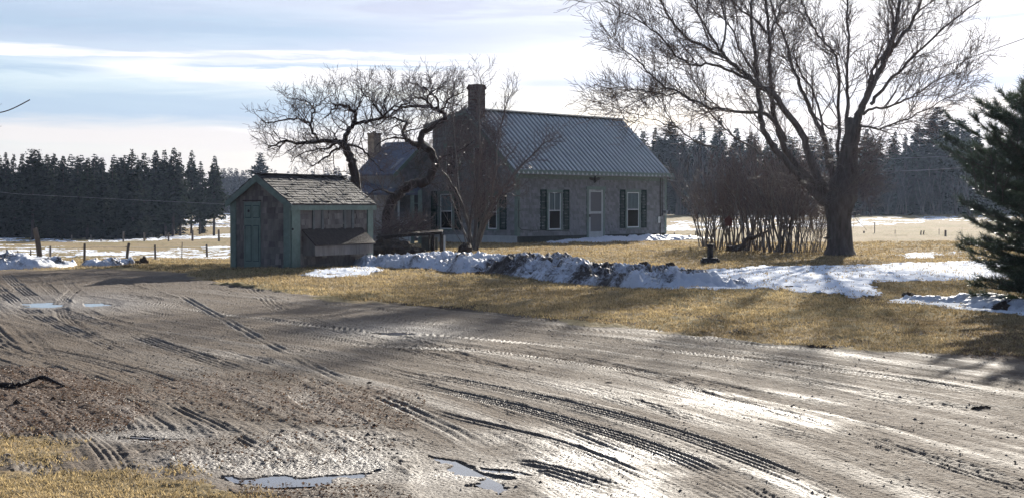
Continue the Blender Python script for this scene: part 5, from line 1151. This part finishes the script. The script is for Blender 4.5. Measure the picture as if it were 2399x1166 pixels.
def near_pine():
    rs = np.random.RandomState(9); D = 22.2; b = gp(2465, 712); b = np.array(((2462 - 1199.5) / FPX * D, D, 0.)); t = thing('pine_tree', 'big dense green pine cut by the right edge of the picture', 'tree', b)
    tk = MB(); tk.tube([b + (0, 0, -.1), b + (.02, 0, 1.5), b + (0, 0, 3.2), b + (0, 0, 3.7)], [.11, .09, .05, .015], 9); NV = []
    def tuft_line(p0, d, L, dens):      # needles along a shoot
        n = int(L * dens); tt = rs.rand(n); c = p0[None] + d[None] * (tt * L)[:, None]
        r = rs.normal(size=(n, 3)); r -= (r @ d)[:, None] * d[None]; r /= np.linalg.norm(r, axis=1)[:, None] + 1e-9
        an = rs.uniform(.35, 1.15, n)[:, None]; nd = d[None] * np.cos(an) + r * np.sin(an); ll = rs.uniform(.06, .13, n)[:, None]
        s = np.cross(nd, rs.normal(size=(n, 3))); s /= np.linalg.norm(s, axis=1)[:, None] + 1e-9
        NV.append(np.stack((c - s * .0034, c + s * .0034, c + nd * ll), 1).reshape(-1, 3))
    z = .12
    prof = lambda z: np.interp(z, [0, .5, .9, 1.2, 1.55, 1.9, 2.3, 2.65, 2.95, 3.3, 4.3], [.82, 1.0, 1.14, 1.22, 1.38, 1.42, 1.26, .98, .42, .24, .06])
    while z < 3.55:
        nb = 7
        a0 = rs.rand() * 6
        for k in range(nb):
            a = a0 + 2 * pi * k / nb + rs.normal(0, .15); R = prof(z) * rs.uniform(.65, 1.18); up = .16 + .17 * z
            p = np.array((b[0], b[1], z)); pts = [p]; d = np.array((cos(a), sin(a), rs.uniform(-.15, .35))); n = 7
            for i in range(n - 1):
                d = d + np.array((rs.normal(0, .06), rs.normal(0, .06), up * .16)); d /= np.linalg.norm(d); p = p + d * R / (n - 1) * 1.12; pts.append(p)
            tk.tube(pts, np.linspace(.022, .006, n), 4)
            for i in range(1, n):
                for sgn in (-1, 1):
                    for rep in range(3):
                        if rs.rand() < .12: continue
                        q = pts[i] - (pts[i] - pts[i - 1]) * rs.rand(); dd = pts[i] - pts[i - 1]; dd = dd / np.linalg.norm(dd); sd = np.cross(dd, (0, 0, 1)); sd /= np.linalg.norm(sd)
                        e = dd * .8 + sd * sgn * rs.uniform(.4, .9) + np.array((0, 0, rs.uniform(.0, .55))); e /= np.linalg.norm(e); Ls = rs.uniform(.16, .36) * (1.2 - .1 * i)
                        tk.tube([q, q + e * Ls], [.006, .003], 3); tuft_line(q, e, Ls, 260)
            tuft_line(pts[-2], d, .28, 240); tuft_line(pts[-1], unit_np(d + (0, 0, .5)), .16, 260)
        z += rs.uniform(.09, .135)
    for i in range(46):      # upright leaders at the crown's shoulder
        a = rs.rand() * 2 * pi; z = rs.uniform(1.9, 2.9); r = prof(z) * rs.uniform(.6, .95); p = np.array((b[0] + r * cos(a), b[1] + r * sin(a), z)); e = unit_np(np.array((rs.normal(0, .15), rs.normal(0, .15), 1))); L = rs.uniform(.18, .36)
        tk.tube([p - e * .3, p, p + e * L], [.01, .008, .004], 3); tuft_line(p - e * .1, e, L, 230)
    part('trunk', tk, M['bark'], t); V = np.vstack(NV); mb = MB(); mb.add(V, np.arange(len(V)).reshape(-1, 3)); part('needles', mb, M['pineneedle'], t)
def unit_np(v): v = np.asarray(v, float); return v / np.linalg.norm(v)
near_pine()
# the twig reaching in at the left edge
def edge_twig():
    rng = random.Random(2); mb = MB(); D = 14.; P = dict(n=[4, 4, 3], kids=[3, 2, 0], ang=[.6, .6], up=[.05, .05, .05], wob=[.15, .15, .15], len=[.14, .07], rk=[.003, .002], rmin=.0017)
    pts = [at(x, y, D) for x, y in ((-320, 330), (-150, 300), (-40, 272), (10, 262), (40, 250), (70, 234))]; mb.tube(smooth_line(pts, 3), .0055, 5); mb.tube([at(-150, 300, D), at(-60, 305, D), at(4, 296, D)], [.004, .003, .0015], 4)
    mb.tube([at(-40, 272, D), at(-20, 262, D), at(4, 243, D)], [.004, .003, .0015], 4)
    tr = [at(-330, y, D) for y in (900, 600, 330, 0, -300)]; mb.tube(tr, [.09, .08, .07, .06, .04], 8)
    b = tr[0]; single('young_tree', mb, M['bark'], 'thin bare branch tip reaching into the sky at the left edge', 'tree', b)
edge_twig()

# ------------------------------------------------------------------ fences, wires, small things
POSTS = [(16, 583, 595, 4, 0, 'tiny post nearest the left edge beyond the snow pile'), (42, 587, 600, 3, 0, 'thin short stake behind the left snow pile'), (72, 585, 608, 3, 0, 'thin stake just left of the tall leaning post'), (118, 576, 620, 5, .01, 'short post just right of the tall leaning post'),
         (198, 570, 617, 6, .02, 'fence post left of the small snow pile'), (297, 569, 615, 7, .12, 'tilted fence post above the small snow pile'), (364, 573, 611, 5, -.02, 'fence post right of the dark clods'), (426, 567, 609, 2, .03, 'thin metal stake in the near fence row'), (485, 572, 603, 5, -.03, 'fence post nearest the shed in the near row'),
         (237, 560, 567, 4, 0, 'short stub at the left end of the middle fence row'), (289, 543, 567, 4, .02, 'second post of the middle fence row from the left'), (338, 545, 567, 4, 0, 'third post of the middle fence row from the left'), (395, 545, 565, 4, 0, 'fourth post of the middle fence row from the left'), (451, 539, 564, 5, .02, 'fifth post of the middle fence row from the left'), (513, 538, 565, 5, -.02, 'last post of the middle fence row, left of the shed'),
         (168, 551, 564, 3, 0, 'far post at the edge of the left wood shade'), (213, 550, 563, 3, 0, 'second far post along the left wood edge'), (254, 548, 561, 3, 0, 'third far post along the left wood edge'), (322, 545, 557, 3, 0, 'fourth far post along the left wood edge'), (356, 543, 556, 4, 0, 'fifth far post along the left wood edge'), (388, 543, 556, 3, 0, 'sixth far post along the left wood edge'), (420, 541, 553, 3, 0, 'last far post along the left wood edge'),
         (1580, 545, 553, 3, 0, 'short stub beyond the lawn right of the house corner'), (1630, 542, 552, 3, 0, 'short stub just left of the thicket'), (2024, 541, 547, 4, 0, 'low stub right of the maple trunk'), (2049, 521, 548, 2, 0, 'thin upright rod right of the maple trunk'), (2097, 538, 548, 1.5, 0, 'thin wire stake in the right field'), (2157, 540, 552, 3, .1, 'left one of a pair of tilted stubs in the right field'), (2163, 540, 552, 3, .15, 'right one of a pair of tilted stubs in the right field'), (2200, 536, 552, 1.5, 0, 'thin stake beside the dark stub in the right field'), (2215, 539, 554, 5, 0, 'thicker dark stub near the big pine in the right field')]
for i, (px, t_, b_, w, ln, lab) in enumerate(POSTS):
    g = gp(px, b_); u = g[1] / FPX; h = (b_ - t_) * u; rng = random.Random(i); r = w * u * .5; mb = MB()
    mb.tube([g + (0, 0, -.2), g, g + (ln * h * .3, 0, h * .5), g + (ln * h, 0, h - .01), g + (ln * h, 0, h)], [r * 1.05, r * 1.05, r, r * .95, r * .6], 7)
    if i in (3, 4, 5, 6, 8): mb.bar(g + (-.02, -r * .95, h * .8), g + (.03, -r * .95, h * .8), .01, .02)
    single('fence_post', mb, M['wood'], lab, 'fence post', g, 'posts of the pasture fences')
g = gp(95, 614); u = g[1] / FPX; mb = MB()
V = [g + (0, 0, -.3), g + (-.01, 0, 0), g + (-.06, 0, .5), g + (-12 * u, 0, 79 * u)]; mb.tube(V + [V[-1] + np.array((-.002, 0, .004))], [.085, .085, .08, .07, .05], 8)
single('gate_post', mb, M['wood'], 'tall thick grey post leaning to the left by the snow pile', 'post', g)
def wire(name, pts, r, lab, m='cable', sag=0):
    mb = MB(); Q = []
    for k in range(len(pts) - 1):
        a, b = pts[k], pts[k + 1]
        for i in range(13):
            t = i / 12
            if k and i == 0: continue
            Q.append(a * (1 - t) + b * t - np.array((0, 0, sag * 4 * t * (1 - t))))
    mb.tube(Q, r, 4); single(name, mb, M[m], lab, 'wire', Q[0])
    return Q
HR = lambda s, n, z: np.array((HO[0] + HF[0] * s + HN[0] * n, HO[1] + HF[1] * s + HN[1] * n, z))
wire('power_line', [at(2900, -110, 38), at(2399, 91, 46), at(2270, 137, 50), at(1990, 220, 57)], .012, 'dark power line rising to the upper right corner from the maple crown')
wire('power_line', [at(2560, 352, 120), at(2240, 366, 122), at(2060, 373, 124), at(1850, 380, 126)], .018, 'upper one of two thin wires crossing in front of the right wood', 'cable')
wire('service_cable', [at(2600, 372, 40), at(2240, 394, 52), at(2040, 402, 58), HR(10.5, .35, 2.62)], .014, 'brighter lower wire running from the big pine towards the house eave', 'cable', .03)
wire('power_line', [at(-200, 430, 90), at(45, 455, 90), at(300, 468, 92), at(520, 478, 94), at(700, 484, 95)], .007, 'thin pale wire crossing in front of the left treeline', 'metal')
FW = [gp(px, b) + (0, 0, .8 * (b - t) * gp(px, b)[1] / FPX) for px, t, b in ((118, 576, 620), (198, 570, 617), (297, 569, 615), (364, 573, 611), (426, 570, 609), (485, 572, 603))]
wire('fence_wire', FW, .004, 'fence wire strung along the near row of posts')
def pump():
    g = gp(1663, 616); u = g[1] / FPX; t = thing('well_cap', 'dark upright pipe on a flat dark slab standing on the lawn', 'well', g)
    mb = MB(); mb.aabox(g[0] - 20 * u, g[0] + 21 * u, g[1] - .22, g[1] + .22, g[2] - .1, g[2] + 9 * u); mb.aabox(g[0] - 17 * u, g[0] + 18 * u, g[1] - .18, g[1] + .18, g[2] + 9 * u + .002, g[2] + 13 * u); part('slab', mb, M['stone'], t)
    mb = MB(); mb.lathe((g[0] + .01, g[1], g[2] + 12 * u), [(7.5 * u, 0), (7 * u, 3 * u), (7 * u, 24 * u), (8 * u, 26 * u), (8 * u, 31 * u), (6.5 * u, 32 * u)], 16); part('pipe', mb, M['iron'], t, smooth=False)
pump()
def birdpost():
    g = gp(1706, 584); u = g[1] / FPX; t = thing('birdhouse_post', 'faded red post with a small house top inside the thicket', 'birdhouse', g)
    mb = MB(); mb.bar(g + (0, 0, -.1), g + (0, 0, 58 * u), .11, .10); part('post', mb, M['pink'], t)
    mb = MB(); c = g + (0, 0, 56 * u); mb.aabox(c[0] - .12, c[0] + .12, c[1] - .12, c[1] + .12, c[2] - .02, c[2] + .18); part('box', mb, M['pink'], t)
    mb = MB(); mb.prism([c + (-.18, -.16, .17), c + (.18, -.16, .17), c + (0, -.16, .32)], (0, .32, 0)); part('roof', mb, M['pink'], t)
birdpost()
def table():
    D = 48.5; u = D / FPX; c = at(960, 545, D); c[2] = 0; t = thing('plank_table', 'low flat plank table on posts heaped with cut twigs beside the shed', 'table', c)
    Z = at(960, 548, D)[2]; xs = [(px - 1199.5) * u for px in (884, 1036)]
    mb = MB(); mb.prism([(xs[0], D - .35, Z - .08), (xs[1], D - .1, Z + .08), (xs[1], D + .6, Z + .13), (xs[0] + .1, D + .8, Z + .0)], (0, 0, -.05)); mb.bar((xs[0], D - .38, Z - .12), (xs[1], D - .13, Z + .04), .04, .09); part('top', mb, M['oldwood'], t)
    for px, w in ((1015, 8), (1036, 10), (1006, 3), (890, 8)):
        x = (px - 1199.5) * u; mb = MB(); mb.aabox(x - w * u / 2, x + w * u / 2, D - .2, D - .1, -.1, Z); part('leg', mb, M['oldwood'], t)
    x = (1042 - 1199.5) * u; mb = MB(); mb.aabox(x - .03, x + .03, D - .3, D - .25, -.05, Z - .05); single('white_stake', mb, M['white'], 'short white stake at the right end of the plank table', 'stake', (x, D - .28, 0))
    mb = MB(); p = [(px - 1199.5) * u for px in (985, 1024)]; mb.aabox(p[0], p[1], D + .5, D + .56, -.05, Z - .12); part('back_panel', mb, M['grey2'], t)
    rng = random.Random(12); T = MB(); P = dict(n=[5, 4, 4], kids=[5, 3, 0], ang=[.6, .6], up=[.0, .02, .02], wob=[.18, .2, .2], len=[.5, .28], rk=[.010, .007], rmin=.006)
    for i in range(60):
        x = rng.uniform(xs[0] - .1, xs[0] + 1.2); a = rng.uniform(-.5, .9) if rng.random() < .6 else rng.uniform(2.2, 3.6); branch(T, rng, (x, D + rng.uniform(-.3, .5), Z + rng.uniform(0, .12)), unit((cos(a), rng.uniform(-.4, .4), abs(sin(a)) * .9)), rng.uniform(.4, 1.1), .012, 0, P)
    single('brush_pile', T, M['appletwig'], 'heap of pale cut twigs lying on the plank table beside the shed', 'brush pile', (xs[0] + .5, D, Z))
table()
def fallen():
    D = gp(70, 905)[1]; pts = [gp(px, py) + (0, 0, h) for px, py, h in ((-60, 912, .02), (0, 910, .02), (35, 912, .03), (70, 906, .05), (100, 903, .07), (125, 906, .05), (150, 910, .02))]
    mb = MB(); mb.tube(smooth_line(pts, 4), np.linspace(.035, .01, 25), 7); rng = random.Random(1)
    P = dict(n=[4, 3], kids=[3, 0], ang=[.7], up=[0, 0], wob=[.2, .2], len=[.1], rk=[.004], rmin=.003)
    for i in range(5): branch(mb, rng, tuple(pts[rng.randint(1, 5)]), unit((rng.gauss(0, 1), rng.gauss(0, 1), .3)), .18, .006, 0, P)
    single('fallen_branch', mb, M['applebark'], 'dark crooked branch lying on the brown leaves at the left edge', 'branch', pts[0])
fallen()

# ------------------------------------------------------------------ ground cover
def scatter():
    rs = np.random.RandomState(3)
    def cand(n, y0, y1, pw=1.0):
        D = y0 * (y1 / y0) ** rs.rand(n) ; u = rs.uniform(-.37, .37, n); return u * D, D
    def surf(x, y, road):      # approximate top of the relief
        return H(x, y)
    # dry grass
    x, y = cand(240000, 7.2, 62); px, py = proj(x, y, H(x, y)); ed = np.interp(px, *zip(*EDGE)); g = (py < ed - 1)
    for P in NEARG:
        ax_, ay_ = x + (fbm(x * 3, y * 3, 4) - .5) * .9 + rs.normal(0, .06, len(x)), y + (fbm(x * 3 + 40, y * 3, 4) - .5) * 1.2 + rs.normal(0, .09, len(x)); qx, qy = proj(ax_, ay_, H(ax_, ay_)); g |= in_poly(qx, qy, P)
    for P in SNOWP: g &= ~(in_poly(px, py, P) & (rs.rand(len(x)) < .93))
    nz = fbm(x * 1.3, y * 1.3, 4); g &= rs.rand(len(x)) < (.25 + 1.2 * nz).clip(0, 1)
    x, y = x[g], y[g]; n = len(x); z = top(x, y) - .004; V = []
    hgt = (.016 + .022 * rs.rand(n)) * (1 + y / 60) * np.interp(y, [8, 25], [.62, 1])
    for b in range(4):
        a = rs.rand(n) * 2 * pi; l = rs.uniform(.3, 1.3, n); wd = .0022 * (1 + y / 9); bx = x + rs.normal(0, .02, n) * (1 + y / 25); by = y + rs.normal(0, .02, n) * (1 + y / 25); h = hgt * rs.uniform(.5, 1.2, n)
        c = np.stack((bx, by, z), 1); s = np.stack((np.cos(a), np.sin(a), 0 * a), 1) * wd[:, None]; tip = c + np.stack((np.cos(a + 1) * l * h, np.sin(a + 1) * l * h, h), 1)
        V.append(np.stack((c - s, c + s, tip), 1).reshape(-1, 3))
    V = np.vstack(V); mb = MB(); mb.add(V, np.arange(len(V)).reshape(-1, 3)); single('grass', mb, M['gdry'], 'short dry yellow lawn grass', None, (0, 20, 0), kind='stuff')
    # gravel stones
    x, y = cand(26000, 7.2, 30); px, py = proj(x, y, H(x, y)); ed = np.interp(px, *zip(*EDGE)); wgt = .30 + .6 * in_poly(px, py, [(-300, 770), (420, 790), (700, 900), (330, 900), (-300, 870)]); g = (py > ed + 3) & (rs.rand(len(x)) < wgt * (.2 + 1.3 * fbm(x * 2, y * 2, 4)))
    x, y = x[g], y[g]; n = len(x); r = rs.uniform(.003, .010, n) * (1 + y / 40) * np.where(rs.rand(n) < .03, 2, 1); z = top(x, y) - r * .15
    oc = np.array(((1, 0, 0), (0, 1, 0), (-1, 0, 0), (0, -1, 0), (0, 0, 1)), float); a = rs.rand(n) * 6; V = []
    jit = rs.uniform(.6, 1.3, (n, 5)); 
    for k in range(5): V.append(np.stack((x + r * jit[:, k] * (oc[k, 0] * np.cos(a) - oc[k, 1] * np.sin(a)), y + r * jit[:, k] * (oc[k, 0] * np.sin(a) + oc[k, 1] * np.cos(a)), z + r * .7 * oc[k, 2] * jit[:, k]), 1))
    V = np.stack(V, 1).reshape(-1, 3); f = np.array(((0, 1, 4), (1, 2, 4), (2, 3, 4), (3, 0, 4))); F = (f[None] + (np.arange(n) * 5)[:, None, None]).reshape(-1, 3)
    mb = MB(); mb.add(V, F); single('gravel', mb, M['stoneg'], 'loose gravel stones on the driveway', None, (0, 12, 0), kind='stuff')
    # fallen leaves
    x, y = cand(150000, 7.2, 26); px, py = proj(x, y, H(x, y)); w = np.zeros(len(x))
    for P, d in LITTER: w = np.maximum(w, in_poly(px, py, P) * d)
    g = rs.rand(len(x)) < w * (.15 + .9 * fbm(x * 2, y * 2, 4)); x, y = x[g], y[g]; n = len(x); z = top(x, y) + rs.uniform(.002, .015, n); r = rs.uniform(.005, .013, n)
    q = rs.normal(size=(n, 3)); q[:, 2] *= .45; q /= np.linalg.norm(q, axis=1)[:, None]; s = np.cross(q, rs.normal(size=(n, 3))); s /= np.linalg.norm(s, axis=1)[:, None]; c = np.stack((x, y, z), 1); up = np.cross(q, s) * .3 * r[:, None]
    V = np.stack((c - q * r[:, None], c + s * .55 * r[:, None] + up, c + q * r[:, None], c - s * .55 * r[:, None] + up), 1).reshape(-1, 3); mb = MB(); mb.add(V, np.arange(n * 4).reshape(-1, 4)); single('leaves', mb, M['leaflit'], 'brown fallen leaves', None, (0, 10, 0), kind='stuff')
scatter()

def haze():
    mb = MB(); mb.aabox(-420, 420, -30, 620, -6, 60)
    o = bpy.data.objects.new('haze', mb.mesh('haze')); COL.objects.link(o); o['kind'] = 'stuff'
    m = bpy.data.materials.new('pale_air'); m.use_nodes = True; nt = m.node_tree; nt.nodes.clear()
    v = nt.nodes.new('ShaderNodeVolumePrincipled'); v.inputs['Density'].default_value = .0001; v.inputs['Color'].default_value = (.55, .70, 1, 1); v.inputs['Anisotropy'].default_value = .6
    u = nt.nodes.new('ShaderNodeOutputMaterial'); nt.links.new(v.outputs[0], u.inputs['Volume']); o.data.materials.append(m)
haze()
